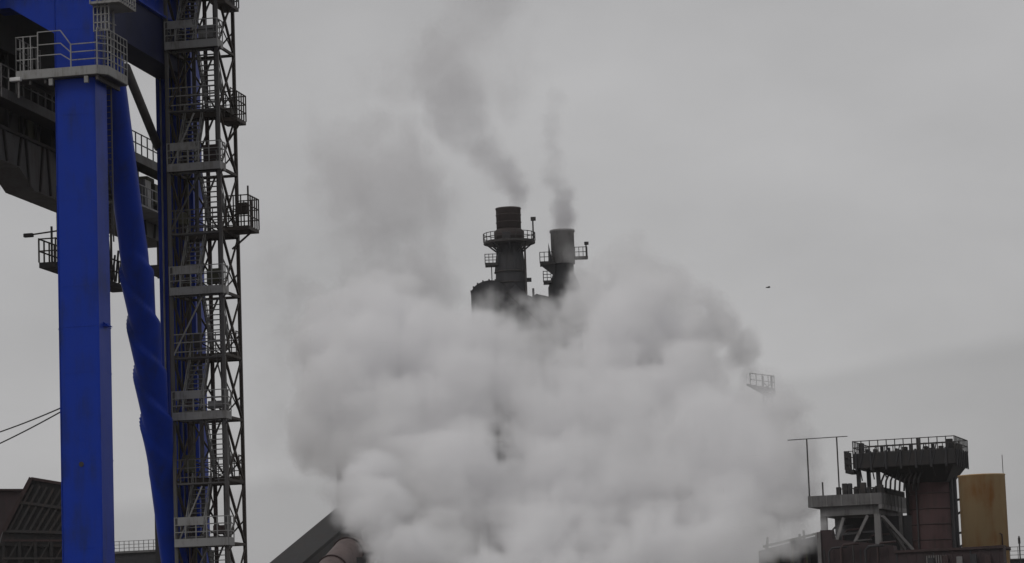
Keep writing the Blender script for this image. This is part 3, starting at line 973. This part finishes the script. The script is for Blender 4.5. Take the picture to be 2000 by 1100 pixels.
# concrete deck on pale legs
p = frame(1722, 980, RD, 0)
l = Loc(p, RY)
dkT = thing('concrete_deck', 'grey concrete deck on pale columns with a tall open railing, left of the brown shaft', 'platform', p, RY)
zt, zm, zb_ = l.z(962), l.z(984), l.z(1003)
XL = -6.7
MB().box(XL, 0, 0, 12.5, zm, zt).obj('deck_slab', CONC, dkT)
MB().box(XL + 1.0, -0.35, 0.35, 12.2, zb_, zm).obj('edge_beam', CONC, dkT)
MB().box(-0.3, -0.0, 0.0, 12.5, zm - 0.42, zm - 0.02).obj('end_beam', PALE, dkT)
for k in range(5):
    MB().box(XL + 0.3 + k * 1.35, XL + 0.42 + k * 1.35, -0.04, 0.0, zm, zt).obj('joint_strip', PALE, dkT)
for (x, y) in ((-0.55, 0.6), (-0.55, 6.8), (XL + 1.5, 6.8), (XL + 1.2, 0.9)):
    MB().box(x - 0.28, x + 0.28, y - 0.28, y + 0.28, 0, zb_).obj('column', PALE, dkT)
for a, b in (((-0.2, 0.5, zb_ - 0.2), (1.3, 3.0, zb_ - 3.2)), ((-0.1, 0.5, zb_ - 0.2), (2.1, 2.6, zb_ - 3.3)), ((-1.4, 0.4, zb_ - 0.1), (-3.0, 0.4, zb_ - 3.0)), ((-3.6, 0.4, zb_ - .2), (-4.6, 0.4, zb_ - 3.0))):
    MB().bar(a, b, 0.26).obj('strut', PALE, dkT)
MB().box(XL + 1.5, 2.4, 4.2, 4.5, 0, zb_ - 0.1).obj('back_wall', CHARCOAL, dkT)
MB().bar((0.9, 4.0, 0), (0.9, 4.0, zb_ + 0.2), 0.3).obj('column', CONC, dkT)
# tall posts and wire, small clutter along its edge
zp_ = l.z(857, XL, 0)
for x in (XL + 0.15, XL + 2.9):
    MB().bar((x, 0.1, zt), (x, 0.1, zp_), 0.11).obj('tall_post', DARKSTEEL, dkT)
MB().bar((XL - 1.6, 0.1, zp_ - 0.04), (XL + 3.9, 0.1, zp_ + 0.0), 0.07).obj('top_rail', DARKSTEEL, dkT)
MB().bar((XL + 1.4, 0.1, zt), (XL + 1.4, 0.1, zt + 1.2), 0.12).obj('short_post', DARKSTEEL, dkT)
railing(dkT, [(XL + 2.8, 0.15, zt), (-0.1, 0.15, zt), (-0.1, 12, zt)], 0.55, 0.45, DARKSTEEL, 1, 0.09)
for k in range(8):
    x = XL + 2.5 + k * 0.55
    h = random.uniform(0.4, 1.1)
    MB().box(x, x + random.uniform(0.22, 0.5), 0.6, 1.2, zt, zt + h, 0.04).obj('valve_box', [BLACK, DARKSTEEL, CHARCOAL][k % 3], dkT)

for k in range(6):
    y = 1.2 + k * 1.7
    MB().box(-1.4, -0.9, y, y + random.uniform(0.3, 0.8), zt, zt + random.uniform(0.3, 0.9), 0.04).obj('valve_box', [DARKSTEEL, BLACK, RUST][k % 3], dkT)
    MB().box(0.0, 0.06, y, y + 0.12, zm - 0.4, zt).obj('joint_strip', PALE, dkT)
for k in range(4):
    x = -5.0 + k * 1.1
    MB().tube([(x, 1.2, 0), (x, 1.2, zb_ - 1.4 - 0.3 * k), (x + 0.4, 1.2, zb_ - 1.0 - 0.3 * k), (x + 2.0, 1.3, zb_ - 0.9 - 0.3 * k)], 0.11, 8).obj('pipe', [CHARCOAL, RUST][k % 2], dkT)
MB().bar((-4.5, 0.5, zb_ - 1.7), (-0.5, 0.5, zb_ - 1.5), 0.18).obj('tie_beam', CHARCOAL, dkT)
# machinery head on a red-brown shaft
p = frame(1818, 1000, RD + 4, 0)
l = Loc(p, RY)
hd = thing('headframe_tower', 'square black machinery head with railings on a round red brown shaft', 'tower', p, RY)
zb_ = l.z(936, 0, -2)
MB().lathe([(1.95, 0), (1.95, zb_ + 0.5)], 40).obj('shaft', REDSHAFT, hd)
for s_ in (-1, 1):
    MB().box(s_ * 1.98 - 0.14, s_ * 1.98 + 0.14, -0.5, 0.5, 0, zb_ + 0.3).obj('edge_strip', CHARCOAL, hd)
hx0, hx1, hy0, hy1 = -6.1, 3.1, -3.8, 3.6
zt0, zt1 = l.z(905, hx1, hy0), l.z(872, hx1, hy0)
m = MB()
lo_ = [m.bm.verts.new(v) for v in ((-1.9, -1.9, zb_ - 0.3), (1.9, -1.9, zb_ - 0.3), (1.9, 1.9, zb_ - 0.3), (-1.9, 1.9, zb_ - 0.3))]
hi_ = [m.bm.verts.new(v) for v in ((hx0 + 1.6, hy0 + .2, zt0), (hx1 - .2, hy0 + .2, zt0), (hx1 - .2, hy1 - .2, zt0), (hx0 + 1.6, hy1 - .2, zt0))]
for k in range(4):
    m.bm.faces.new((lo_[k], lo_[(k + 1) % 4], hi_[(k + 1) % 4], hi_[k]))
m.bm.faces.new(lo_[::-1])
m.bm.faces.new(hi_)
m.obj('hopper_base', BLACK, hd)
MB().box(hx0, hx1, hy0, hy1, zt0, zt1 - 0.15, 0.06).obj('machinery_deck', BLACK, hd)
for k in range(7):
    x = hx0 + 0.15 + k * 1.36
    MB().box(x, x + 0.16, hy0 - 0.12, hy0 - 0.0, zt0 - 0.2, zt1).obj('stiffener', CHARCOAL, hd)
    MB().box(hx1, hx1 + 0.12, hy0 + 0.3 + k * 1.05, hy0 + 0.5 + k * 1.05, zt0 - 0.2, zt1 - .1).obj('stiffener', CHARCOAL, hd)
railing(hd, [(hx0, hy1, zt1 - .15), (hx0, hy0, zt1 - .15), (hx1, hy0, zt1 - .15), (hx1, hy1, zt1 - .15), (hx0, hy1, zt1 - .15)], 1.15, 0.75, DARKSTEEL, 2, 0.08)
for k in range(12):
    x = hx0 + 0.4 + k * 0.66
    MB().box(x, x + random.uniform(0.2, 0.45), hy0 + 0.5, hy0 + random.uniform(0.9, 1.5), zt1 - .15, zt1 + random.uniform(0.15, 1.0), 0.04).obj('motor_housing', [BLACK, CHARCOAL, DARKSTEEL][k % 3], hd)
for k in range(6):
    y = hy0 + 0.7 + k * 1.0
    MB().box(hx1 - 0.9, hx1 - 0.3, y, y + 0.45, zt1 - .15, zt1 + random.uniform(0.2, 0.8), 0.04).obj('motor_housing', BLACK, hd)
# side balcony at its left
bl = MB().box(hx0 - 0.8, hx0 - 0.02, hy0, hy0 + 3, zt0 - 0.35, zt0 - 0.05).obj('balcony', BLACK, hd)
railing(bl, [(hx0 - .02, hy0, zt0 - .05), (hx0 - .8, hy0, zt0 - .05), (hx0 - .8, hy0 + 3, zt0 - .05)], 1.7, 0.4, DARKSTEEL, 3, 0.08)
for (x, y) in ((hx0 + 0.2, hy0 + 1), (hx0 + 0.9, hy0 + 2.2), (hx0 + 2.0, hy0 + 1)):
    MB().bar((x, y, zt0 - 2.4), (x, y, zt0), 0.34).obj('hanger', CHARCOAL, hd)
for k in range(9):
    x = hx0 + 2.2 + k * 0.42
    MB().tube([(x, hy0 + 0.8, zt0 - 2.2), (x + 0.1, hy0 + 0.8, zt0 - 1.2), (x + 0.5, hy0 + 1.0, zt0 - .3)], 0.09, 8).obj('pipe', BLACK, hd)
MB().tube([(2.15, 0.6, 4), (2.15, 0.6, zb_ + .8)], 0.24, 10).obj('riser_pipe', CHARCOAL, hd)
for k in range(5):
    zz = zb_ - 1.5 - k * 1.5
    MB().bar((1.6, 0.6, zz - 0.5), (3.6, 0.9, zz + (0.5 if k % 2 else -0.2)), 0.2).obj('tie', CHARCOAL, hd)

for k in range(4):
    z_ = zb_ - 1.3 - k * 1.4
    MB().lathe([(1.95, z_), (1.99, z_ + 0.02), (1.99, z_ + 0.1), (1.95, z_ + 0.12)], 40, cap=False).obj('band', RUST, hd)
MB().tube([(-0.9, -1.95, 2), (-0.9, -1.95, zb_ - 0.4)], 0.07, 8).obj('cable_pipe', CHARCOAL, hd)
for k in range(8):
    x = hx0 + 0.5 + k * 1.1
    MB().bar((x, hy0 - 0.02, zt0 + 0.05), (x + 0.5, hy0 - 0.02, zt1 + 0.5), 0.09).obj('pipe', CHARCOAL, hd)
    MB().bar((x, hy0 + 0.3, zt0), (x + 0.1, hy0 + 0.6, zt0 - random.uniform(0.4, 1.1)), 0.1).obj('hanger', BLACK, hd)
# ochre tank
p = frame(1921, 1000, RD - 6, 0)
l = Loc(p, 0)
tk = thing('storage_silo', 'ochre yellow cylindrical silo with rusty streaks at the right', 'silo', p, 0)
zt, zr = l.z(925, 0, -2), l.z(1072, 0, -2)
MB().lathe([(2.02, 0), (2.02, zt - .12), (2.06, zt - .10), (2.06, zt), (1.9, zt), (1.88, zt - 0.6)], 48).obj('shell', ORANGE, tk)
MB().lathe([(2.03, zr - 0.15), (2.16, zr - 0.15), (2.16, zr + 0.15), (2.03, zr + 0.15)], 48, cap=False).obj('ring_flange', RUST, tk)
MB().bar((1.9, 0, zt - .05), (1.9, 0, l.z(890)), 0.05).obj('antenna', DARKSTEEL, tk)
MB().tube([(1.2, -1.75, zr), (1.2, -1.75, zr + 1.2), (1.0, -1.85, zr + 1.3)], 0.05, 8).obj('vent_pipe', RUST, tk)

# red-brown clad building below them
p = frame(1740, 1080, RD - 12, 0)
l = Loc(p, RY)
rb = thing('clad_building', 'dark red brown clad building with sloping roof line under the concrete deck', 'building', p, RY)
zt = l.z(1052, -4)
z2 = l.z(1074, 3)
MB().prism([(-6.0, l.z(1036, -6)), (-5.1, l.z(1036, -6)), (-5.0, zt), (0.2, l.z(1066)), (0.3, z2), (9.5, z2 + 0.1), (9.5, 0), (-6.0, 0)], 'y', 0, 1.6).obj('wall', REDBROWN, rb)
for k in range(20):
    x = -5.8 + 0.78 * k
    MB().box(x, x + 0.12, -0.07, 0.0, 0, (zt - 0.9 if x < -0.2 else z2 - 0.2)).obj('cladding_rib', REDBROWN if k % 4 else CHARCOAL, rb)
MB().box(-6.25, -5.95, -0.25, 0.05, 0, l.z(1040, -6)).obj('downpipe', PALE, rb)
MB().box(0.3, 9.6, -0.2, 0.0, z2 - 0.15, z2 + 0.06).obj('gutter', RUST, rb)
for k in range(9):
    MB().box(3.0 + k * 0.2, 3.1 + k * 0.2, -0.12, -0.0, z2 - 1.6, z2 - 0.5).obj('louvre', PALE, rb)

# olive machinery frame at the edge of the steam
p = frame(1555, 1085, RD + 5, 0)
l = Loc(p, 0)
ol = thing('machinery_frame', 'low tangle of olive and black steel frames at the lower right edge of the steam', 'machinery', p, 0)
zt = l.z(1040)
MB().box(-0.4, 1.3, 0, 1.5, 0, zt - 0.6, 0.1).obj('cabinet', CHARCOAL, ol)
MB().box(-2.6, -1.5, 0.3, 1.8, 0, zt - 1.3, 0.1).obj('cabinet', OLIVE, ol)
for k in range(8):
    x = -3 + k * 0.75
    MB().bar((x, -0.2, 0), (x + random.uniform(-1, 1) * 0.8, -0.2, zt - random.uniform(-0.2, 1.4)), 0.2).obj('leg', [OLIVE, CHARCOAL, RUST][k % 3], ol)
MB().bar((-3, -0.25, zt - 1.2), (2.4, -0.25, zt - 0.1), 0.22).obj('beam', OLIVE, ol)
MB().prism([(-3.2, 0), (2.6, 0), (2.6, zt - 0.2), (-3.2, zt - 1.5)], 'y', 2.2, 2.5).obj('back_panel', BLACK, ol)

for k in range(5):
    x0 = -5.2 + k * 1.05
    z_ = l.z(1052, 0) - 0.2
    MB().tube([(x0, -0.6, 0), (x0, -0.6, z_ - 1.6 + 0.25 * (k % 3)), (x0 + 0.3, -0.6, z_ - 1.3 + 0.25 * (k % 3)), (x0 + 1.6, -0.6, z_ - 1.25 + 0.25 * (k % 3))], 0.09 + 0.03 * (k % 2), 8).obj('pipe', [CHARCOAL, RUST, DARKSTEEL][k % 3], rb)
for k in range(5):
    x0 = 3.2 + k * 1.2
    MB().box(x0, x0 + 0.5, -0.5, -0.2, z2 - 1.9, z2 - 0.7 + 0.15 * (k % 2), 0.03).obj('switch_box', [CHARCOAL, RUST, PALE][k % 3], rb)
# thin post at the right edge with wires
p = frame(1992, 1080, RD - 20, 0)
l = Loc(p, 0)
pp = thing('thin_post', 'thin dark post beside the right edge behind the silo', 'post', p, 0)
MB().bar((0, 0, 0), (0, 0, l.z(1047)), 0.1).obj('pole', DARKSTEEL, pp)
MB().box(-0.09, 0.09, -0.09, 0.09, l.z(1062), l.z(1050), .02).obj('lamp_head', DARKSTEEL, pp)
# low brown shed behind it
p = frame(1990, 1095, RD + 30, 0)
l = Loc(p, 0)
s2 = thing('low_shed', 'low dark shed with pale roof railing behind the ochre silo', 'shed', p, 0)
zt = l.z(1094)
MB().box(-2.5, 9, 0, 8, 0, zt).obj('wall', CHARCOAL, s2)
rf = MB().box(-2.7, 9.2, -0.2, 8.2, zt, zt + 0.15).obj('roof', DARKSTEEL, s2)
railing(rf, [(-2.5, 0, zt + .15), (9, 0, zt + .15)], 1.2, 0.8, PALE, 3, 0.06)

# a bird
p = at(1500, 562, 420)
bd = thing('bird', 'small dark bird gliding in the grey sky right of the steam', 'bird', p, R(20))
MB().tube([(-0.35, 0, 0), (-0.2, 0, 0.02), (0, 0, 0.03), (0.22, 0, 0.03), (0.34, 0, 0.04), (0.42, 0, 0.03)], [0.02, 0.07, 0.10, 0.08, 0.055, 0.01], 10).obj('body', FEATHER, bd)
for s_ in (-1, 1):
    m = MB()
    v = [m.bm.verts.new(q) for q in ((0.12, s_ * 0.06, 0.06), (0.16, s_ * 0.45, 0.20), (-0.02, s_ * 0.85, 0.10), (-0.10, s_ * 0.45, 0.18), (-0.12, s_ * 0.06, 0.05))]
    w_ = [m.bm.verts.new(q.co + Vector((0, 0, -0.025))) for q in v]
    m.bm.faces.new(v)
    m.bm.faces.new(w_[::-1])
    for k in range(5):
        m.bm.faces.new((v[k], w_[k], w_[(k + 1) % 5], v[(k + 1) % 5]))
    m.obj('wing', FEATHER, bd)


# ------------------------------------------------------------------ steam and smoke: density grids
def steam_material(name, col, density, aniso):
    m = bpy.data.materials.new(name)
    m.use_nodes = True
    t = m.node_tree
    t.nodes.clear()
    o = N(t, 'ShaderNodeOutputMaterial')
    v = N(t, 'ShaderNodeVolumePrincipled')
    v.inputs['Color'].default_value = (*col, 1)
    v.inputs['Density'].default_value = density
    v.inputs['Anisotropy'].default_value = aniso
    t.links.new(v.outputs[0], o.inputs['Volume'])
    return m


def vnoise(shape, org, h, wl, rng):
    """smooth value noise on a grid: lattice of random values, wavelength wl metres"""
    n = [int(math.ceil(s * h / wl)) + 3 for s in shape]
    lat = rng.random(n).astype(np.float32) * 2 - 1
    res = lat
    for axis in range(3):
        u = np.arange(shape[axis]) * (h / wl)
        i = u.astype(int)
        f = (u - i).astype(np.float32)
        f = f * f * (3 - 2 * f)
        sh = [1, 1, 1]
        sh[axis] = -1
        f = f.reshape(sh)
        res = np.take(res, i, axis) * (1 - f) + np.take(res, i + 1, axis) * f
    return res


def steam(name, puffs, h, seed, mat, label, cat, kids=12, soft=2.0, amp=1.0, wl=6.0, octv=4, group=None, children=(0.28, 0.5), warp=(2.4, 9.0), gain=0.66):
    rng = np.random.default_rng(seed)
    P = []
    for px, py, D, rp, wgt in puffs:
        c = np.array(at(px, py, D))
        r = rp * D / FPX
        P.append((c, r, wgt))
    allp = list(P)
    for c, r, wgt in P:
        for _ in range(kids):
            v = rng.normal(size=3)
            v[1] -= 0.4
            v /= np.linalg.norm(v)
            rr = r * rng.uniform(*children)
            allp.append((c + v * (r * 0.92 - rr * 0.25), rr, wgt))
    lo = np.min([c - r for c, r, w in allp], 0) - soft
    hi = np.max([c + r for c, r, w in allp], 0) + soft
    lo[2] = max(lo[2], 0.5)
    n = [int(math.ceil((hi[k] - lo[k]) / h)) for k in range(3)]
    hi = lo + np.array(n) * h - h
    S = np.full(n, -6.0, np.float32)
    wx = [warp[0] * vnoise(n, lo, h, warp[1], rng) + 0.4 * warp[0] * vnoise(n, lo, h, warp[1] * 0.4, rng) + 0.16 * warp[0] * vnoise(n, lo, h, warp[1] * 0.17, rng) for _ in range(3)]
    Wt = np.zeros(n, np.float32)
    ax_ = [lo[k] + np.arange(n[k]) * h for k in range(3)]
    for c, r, wgt in allp:
        m_ = r + 2.0 + warp[0] * 1.6
        sl = []
        for k in range(3):
            a = max(0, int((c[k] - m_ - lo[k]) / h))
            b = min(n[k], int((c[k] + m_ - lo[k]) / h) + 2)
            sl.append(slice(a, b))
        if any(s_.stop <= s_.start for s_ in sl):
            continue
        X, Y, Z = np.meshgrid(ax_[0][sl[0]] - c[0], ax_[1][sl[1]] - c[1], ax_[2][sl[2]] - c[2], indexing='ij', sparse=True)
        tsl = tuple(sl)
        X, Y, Z = X + wx[0][tsl], Y + wx[1][tsl], Z + wx[2][tsl]
        d = (r - np.sqrt(X * X + Y * Y + Z * Z)).astype(np.float32)
        cur = S[tuple(sl)]
        big = d > cur
        cur[big] = d[big]
        wv = Wt[tuple(sl)]
        wv[big] = wgt
    a = amp
    L_ = wl
    tot = np.zeros(n, np.float32)
    for k in range(octv):
        nz = vnoise(n, lo, h, L_, rng)
        tot += a * (nz if k == 0 else (0.35 - 1.2 * np.abs(nz)) * 1.15)
        a *= gain
        L_ *= 0.5
    f = np.clip((S + tot) / soft, 0, 1)
    f = f * f * (3 - 2 * f)
    big = vnoise(n, lo, h, wl * 2.2, rng) + 0.6 * vnoise(n, lo, h, wl * 0.8, rng)
    dens = f * Wt * np.clip(0.85 + 0.7 * big, 0.2, 1.6)
    dens[[0, -1], :, :] = 0
    dens[:, [0, -1], :] = 0
    dens[:, :, [0, -1]] = 0
    dens[dens < 0.004] = 0
    me = bpy.data.meshes.new(name)
    me.vertices.add(dens.size)
    at_ = me.attributes.new('density', 'FLOAT', 'POINT')
    at_.data.foreach_set('value', dens.ravel().astype(np.float32))
    me.materials.append(mat)
    ob = bpy.data.objects.new(name, me)
    COL.objects.link(ob)
    tag(ob, label, cat, group, 'stuff')
    ng = bpy.data.node_groups.new(name, 'GeometryNodeTree')
    ng.interface.new_socket('Geometry', in_out='INPUT', socket_type='NodeSocketGeometry')
    ng.interface.new_socket('Geometry', in_out='OUTPUT', socket_type='NodeSocketGeometry')
    gi, go = N(ng, 'NodeGroupInput'), N(ng, 'NodeGroupOutput')
    vc = N(ng, 'GeometryNodeVolumeCube')
    vc.inputs['Min'].default_value = lo
    vc.inputs['Max'].default_value = hi
    for k, ax1 in enumerate('XYZ'):
        vc.inputs['Resolution ' + ax1].default_value = n[k]
    pos = N(ng, 'GeometryNodeInputPosition')
    sub = N(ng, 'ShaderNodeVectorMath', operation='SUBTRACT')
    sub.inputs[1].default_value = lo
    ng.links.new(pos.outputs[0], sub.inputs[0])
    mul = N(ng, 'ShaderNodeVectorMath', operation='SCALE')
    mul.inputs['Scale'].default_value = 1.0 / h
    ng.links.new(sub.outputs[0], mul.inputs[0])
    ad = N(ng, 'ShaderNodeVectorMath', operation='ADD')
    ad.inputs[1].default_value = (0.5, 0.5, 0.5)
    ng.links.new(mul.outputs[0], ad.inputs[0])
    flo = N(ng, 'ShaderNodeVectorMath', operation='FLOOR')
    ng.links.new(ad.outputs[0], flo.inputs[0])
    dot = N(ng, 'ShaderNodeVectorMath', operation='DOT_PRODUCT')
    dot.inputs[1].default_value = (n[1] * n[2], n[2], 1)
    ng.links.new(flo.outputs[0], dot.inputs[0])
    si = N(ng, 'GeometryNodeSampleIndex', data_type='FLOAT', domain='POINT')
    na = N(ng, 'GeometryNodeInputNamedAttribute', data_type='FLOAT')
    na.inputs['Name'].default_value = 'density'
    ng.links.new(gi.outputs[0], si.inputs['Geometry'])
    ng.links.new(na.outputs[0], si.inputs['Value'])
    ng.links.new(dot.outputs['Value'], si.inputs['Index'])
    ng.links.new(si.outputs[0], vc.inputs['Density'])
    sm_ = N(ng, 'GeometryNodeSetMaterial')
    sm_.inputs['Material'].default_value = mat
    ng.links.new(vc.outputs[0], sm_.inputs['Geometry'])
    ng.links.new(sm_.outputs[0], go.inputs[0])
    md = ob.modifiers.new('density_grid', 'NODES')
    md.node_group = ng
    print(name, n, dens.size, float(dens.max()), float((dens > 0).mean()))
    return ob


STEAM = steam_material('white_steam', (0.986, 0.985, 0.990), 0.44, 0.0)
SMOKE = steam_material('grey_smoke', (0.91, 0.905, 0.92), 0.34, 0.0)


def inside(poly, x, y):
    c = False
    for (x0, y0), (x1, y1) in zip(poly, poly[1:] + poly[:1]):
        if (y0 > y) != (y1 > y) and x < (x1 - x0) * (y - y0) / (y1 - y0) + x0:
            c = not c
    return c


def edge_dist(poly, x, y):
    best = 1e9
    for (x0, y0), (x1, y1) in zip(poly, poly[1:] + poly[:1]):
        dx, dy = x1 - x0, y1 - y0
        t = max(0, min(1, ((x - x0) * dx + (y - y0) * dy) / (dx * dx + dy * dy)))
        best = min(best, math.hypot(x - x0 - t * dx, y - y0 - t * dy))
    return best


def fill(poly, tries, rmin, rmax, depth, weight, rng, gap=0.55):
    """puffs of steam packed inside an outline as wide and high as the cloud, spread over its depth"""
    got = []
    xs, ys = [p[0] for p in poly], [p[1] for p in poly]
    for _ in range(tries):
        x, y = rng.uniform(min(xs), max(xs)), rng.uniform(min(ys), max(ys))
        if not inside(poly, x, y):
            continue
        d = edge_dist(poly, x, y)
        r = min(rmax, d * rng.uniform(0.85, 1.05)) * rng.uniform(0.75, 1.0)
        if r < rmin:
            continue
        if any(math.hypot(x - q[0], y - q[1]) < gap * min(r, q[3]) for q in got):
            continue
        w = weight(x, y) if callable(weight) else weight
        got.append((x, y, depth(x, y, rng), r, w))
    return got


SR = random.Random(21)
CLOUD = [(690, 1040), (640, 990), (655, 945), (605, 920), (588, 840), (602, 740), (590, 660), (560, 600), (610, 560), (680, 575), (735, 548), (800, 532), (865, 550),
         (905, 595), (960, 612), (1040, 600), (1095, 612), (1120, 560), (1132, 512), (1185, 492), (1250, 496), (1308, 488), (1340, 525), (1352, 560), (1405, 582), (1440, 640), (1462, 690),
         (1508, 728), (1552, 790), (1580, 860), (1588, 940), (1622, 1000), (1600, 1050), (1530, 1062), (1490, 1100), (1480, 1200), (720, 1200), (730, 1090)]


def depth_main(x, y, rng):
    return 372 - (y - 480) / 640 * 46 + rng.uniform(-7, 7) - (9 if x > 1380 and y > 700 else 0)


def weight_main(x, y):
    dx, dy = (x - 1030) / 92, (y - 700) / 95
    core = math.exp(-(dx * dx + dy * dy) ** 1.5)
    return (1.0 if y > 800 else 0.85) * (1 - 0.55 * core)


CLOUD = [(1080 + (x - 1080) * 1.05, 820 + (y - 820) * 1.05) for x, y in CLOUD]
puffs = fill(CLOUD, 1800, 18, 92, depth_main, weight_main, SR)
puffs += [(px, py, 352, r_, 1.0) for px, py, r_ in ((760, 780, 70), (840, 745, 50), (820, 830, 70), (1250, 880, 90), (1150, 1000, 95), (1330, 990, 95), (900, 960, 85), (1440, 930, 80), (1530, 905, 58), (1545, 975, 58), (1555, 1030, 48))]
puffs += [(px, py, D, r_, 1.1) for px, py, D, r_ in ((1475, 800, 360, 50), (1520, 835, 358, 52), (1500, 900, 341, 42), (1500, 960, 340, 52), (1505, 1030, 338, 55), (1500, 1090, 336, 55), (1172, 545, 372, 50), (1235, 532, 372, 54), (1295, 532, 372, 48), (1200, 600, 370, 62), (1290, 600, 370, 62), (1365, 612, 368, 50), (1420, 665, 366, 50), (1455, 735, 362, 48), (1335, 690, 366, 60))]
puffs += [(945, 592, 388, 42, 0.5), (1000, 605, 388, 42, 0.45), (1060, 602, 388, 42, 0.5), (1125, 620, 387, 48, 1.1), (1155, 665, 387, 58, 1.5), (1130, 720, 387, 58, 1.2), (1100, 655, 387, 48, 0.9), (1142, 590, 388, 40, 1.0), (930, 645, 387, 50, 0.9), (935, 700, 387, 50, 0.9), (1000, 620, 389, 36, 0.35), (1108, 520, 398, 32, 0.28), (1120, 565, 398, 36, 0.45), (1100, 590, 397, 30, 0.3)]
puffs += fill([(905, 585), (985, 600), (1060, 590), (1150, 570), (1180, 700), (1190, 880), (880, 880), (890, 700)], 400, 16, 55, lambda x, y, r: 386 + r.uniform(-3, 3), lambda x, y: 0.22 if y < 640 else 0.42, SR, gap=0.45)
# thin veil drifting off to the left
puffs += fill([(500, 640), (560, 560), (640, 600), (640, 900), (600, 1010), (500, 1000), (470, 800)], 300, 20, 60, lambda x, y, r: 362 + r.uniform(-6, 6), 0.07, SR)
steam('steam_cloud', puffs, 0.34, 3, STEAM, 'huge billowing white steam cloud swallowing the furnace below the chimneys', 'steam', kids=10, soft=2.4, amp=1.7, wl=6.0, octv=6, children=(0.3, 0.55))

# little stray puffs of the same steam over the right-hand frames, nearer
near = [(678, 1005, 252, 35, 1.04), (704, 1008, 252, 44, 1.95), (729, 1010, 250, 52, 2.6), (742, 1035, 250, 52, 2.6), (730, 1048, 253, 38, 3.38), (714, 1035, 252, 32, 1.56), (775, 1060, 250, 58, 2.86), (714, 975, 255, 61, 2.34), (745, 985, 255, 67, 2.6), (800, 1100, 250, 87, 2.86), (729, 940, 262, 70, 2.34), (679, 970, 262, 49, 1.56), (770, 1100, 250, 52, 1.95), (1555, 1045, 243, 34, 1.3), (1596, 1028, 243, 26, 0.9), (1520, 1062, 243, 40, 1.6), (1632, 1035, 243, 16, 0.7), (1490, 1085, 243, 40, 1.6), (1470, 1040, 246, 50, 1.6), (1540, 1000, 246, 40, 1.0)]
steam('steam_wisp', near, 0.3, 8, STEAM, 'thin near steam wisps drifting over the conveyor end and the frames under the concrete deck', 'steam', kids=8, soft=1.3, amp=0.7, wl=2.5, warp=(0.6, 2.5))

left = fill([(595, 205), (650, 180), (730, 190), (820, 205), (890, 270), (910, 340), (890, 430), (900, 520), (880, 640), (660, 650), (640, 510), (622, 400), (600, 310)], 700, 16, 75,
            lambda x, y, r: 386 + r.uniform(-7, 7), lambda x, y: 0.40 if y > 280 else 0.28, SR, gap=0.45)
left += fill([(450, 400), (520, 360), (600, 430), (625, 520), (620, 640), (570, 720), (490, 660), (460, 540)], 300, 18, 62, lambda x, y, r: 388 + r.uniform(-6, 6), lambda x, y: 0.42 if 440 < y < 620 else 0.25, SR)
left += fill([(620, 215), (680, 70), (850, 0), (1070, -50), (1090, 130), (1010, 240), (820, 250)], 300, 30, 95, lambda x, y, r: 396 + r.uniform(-5, 5), 0.20, SR)
VEIL = steam_material('pale_smoke', (0.965, 0.962, 0.972), 0.26, 0.0)
steam('drifting_smoke', left, 0.5, 5, VEIL, 'broad thin grey smoke drifting up to the left of the chimneys', 'smoke', kids=8, soft=4.0, amp=1.8, wl=7.0, octv=5)


def plume(path, n, D, rng):
    got = []
    for i in range(n):
        t = i / (n - 1) * (len(path) - 1)
        k = min(int(t), len(path) - 2)
        f = t - k
        a, b = path[k], path[k + 1]
        v = [a[j] * (1 - f) + b[j] * f for j in range(4)]
        got.append((v[0] + rng.uniform(-.22, .22) * v[2], v[1] + rng.uniform(-.15, .15) * v[2], D + rng.uniform(-.8, .8), v[2] * rng.uniform(0.85, 1.15), v[3]))
    return got


pA = plume([(999, 412, 25, 1.6), (997, 378, 29, 1.35), (984, 340, 37, 0.95), (958, 300, 44, 0.68), (925, 262, 52, 0.52), (895, 220, 58, 0.42), (876, 170, 58, 0.42), (868, 120, 56, 0.34), (876, 80, 52, 0.26), (920, 30, 60, 0.2), (960, -30, 70, 0.18)], 60, 400, SR)
steam('smoke_plume', pA, 0.33, 11, SMOKE, 'grey smoke plume leaning left from the taller dark chimney', 'smoke', kids=7, soft=2.2, amp=0.9, wl=4.0, octv=5, group='smoke from the chimneys', warp=(1.1, 5.0))
pB = plume([(1102, 458, 25, 1.5), (1102, 422, 28, 1.4), (1098, 385, 31, 1.2), (1093, 350, 30, 0.8), (1078, 310, 24, 0.7), (1070, 280, 22, 0.6), (1078, 245, 24, 0.65), (1086, 215, 24, 0.4), (1080, 180, 26, 0.22)], 40, 404, SR)
steam('smoke_plume', pB, 0.33, 12, SMOKE, 'thinner grey smoke plume rising straight from the shorter grey chimney', 'smoke', kids=7, soft=1.9, amp=0.7, wl=3.0, octv=5, group='smoke from the chimneys', warp=(0.9, 4.0))

# ------------------------------------------------------------------ the air over the works
hm2 = bpy.data.materials.new('damp_air')
hm2.use_nodes = True
hm2.node_tree.nodes.clear()
ho, hv = N(hm2.node_tree, 'ShaderNodeOutputMaterial'), N(hm2.node_tree, 'ShaderNodeVolumePrincipled')
hv.inputs['Color'].default_value = (0.96, 0.96, 0.97, 1)
hv.inputs['Density'].default_value = 0.00008
hm2.node_tree.links.new(hv.outputs[0], ho.inputs['Volume'])
hz_o = MB().box(-420, 420, -40, 900, -1.0 - 1.0, 85).obj('haze', hm2)
tag(hz_o, None, None, None, 'stuff')
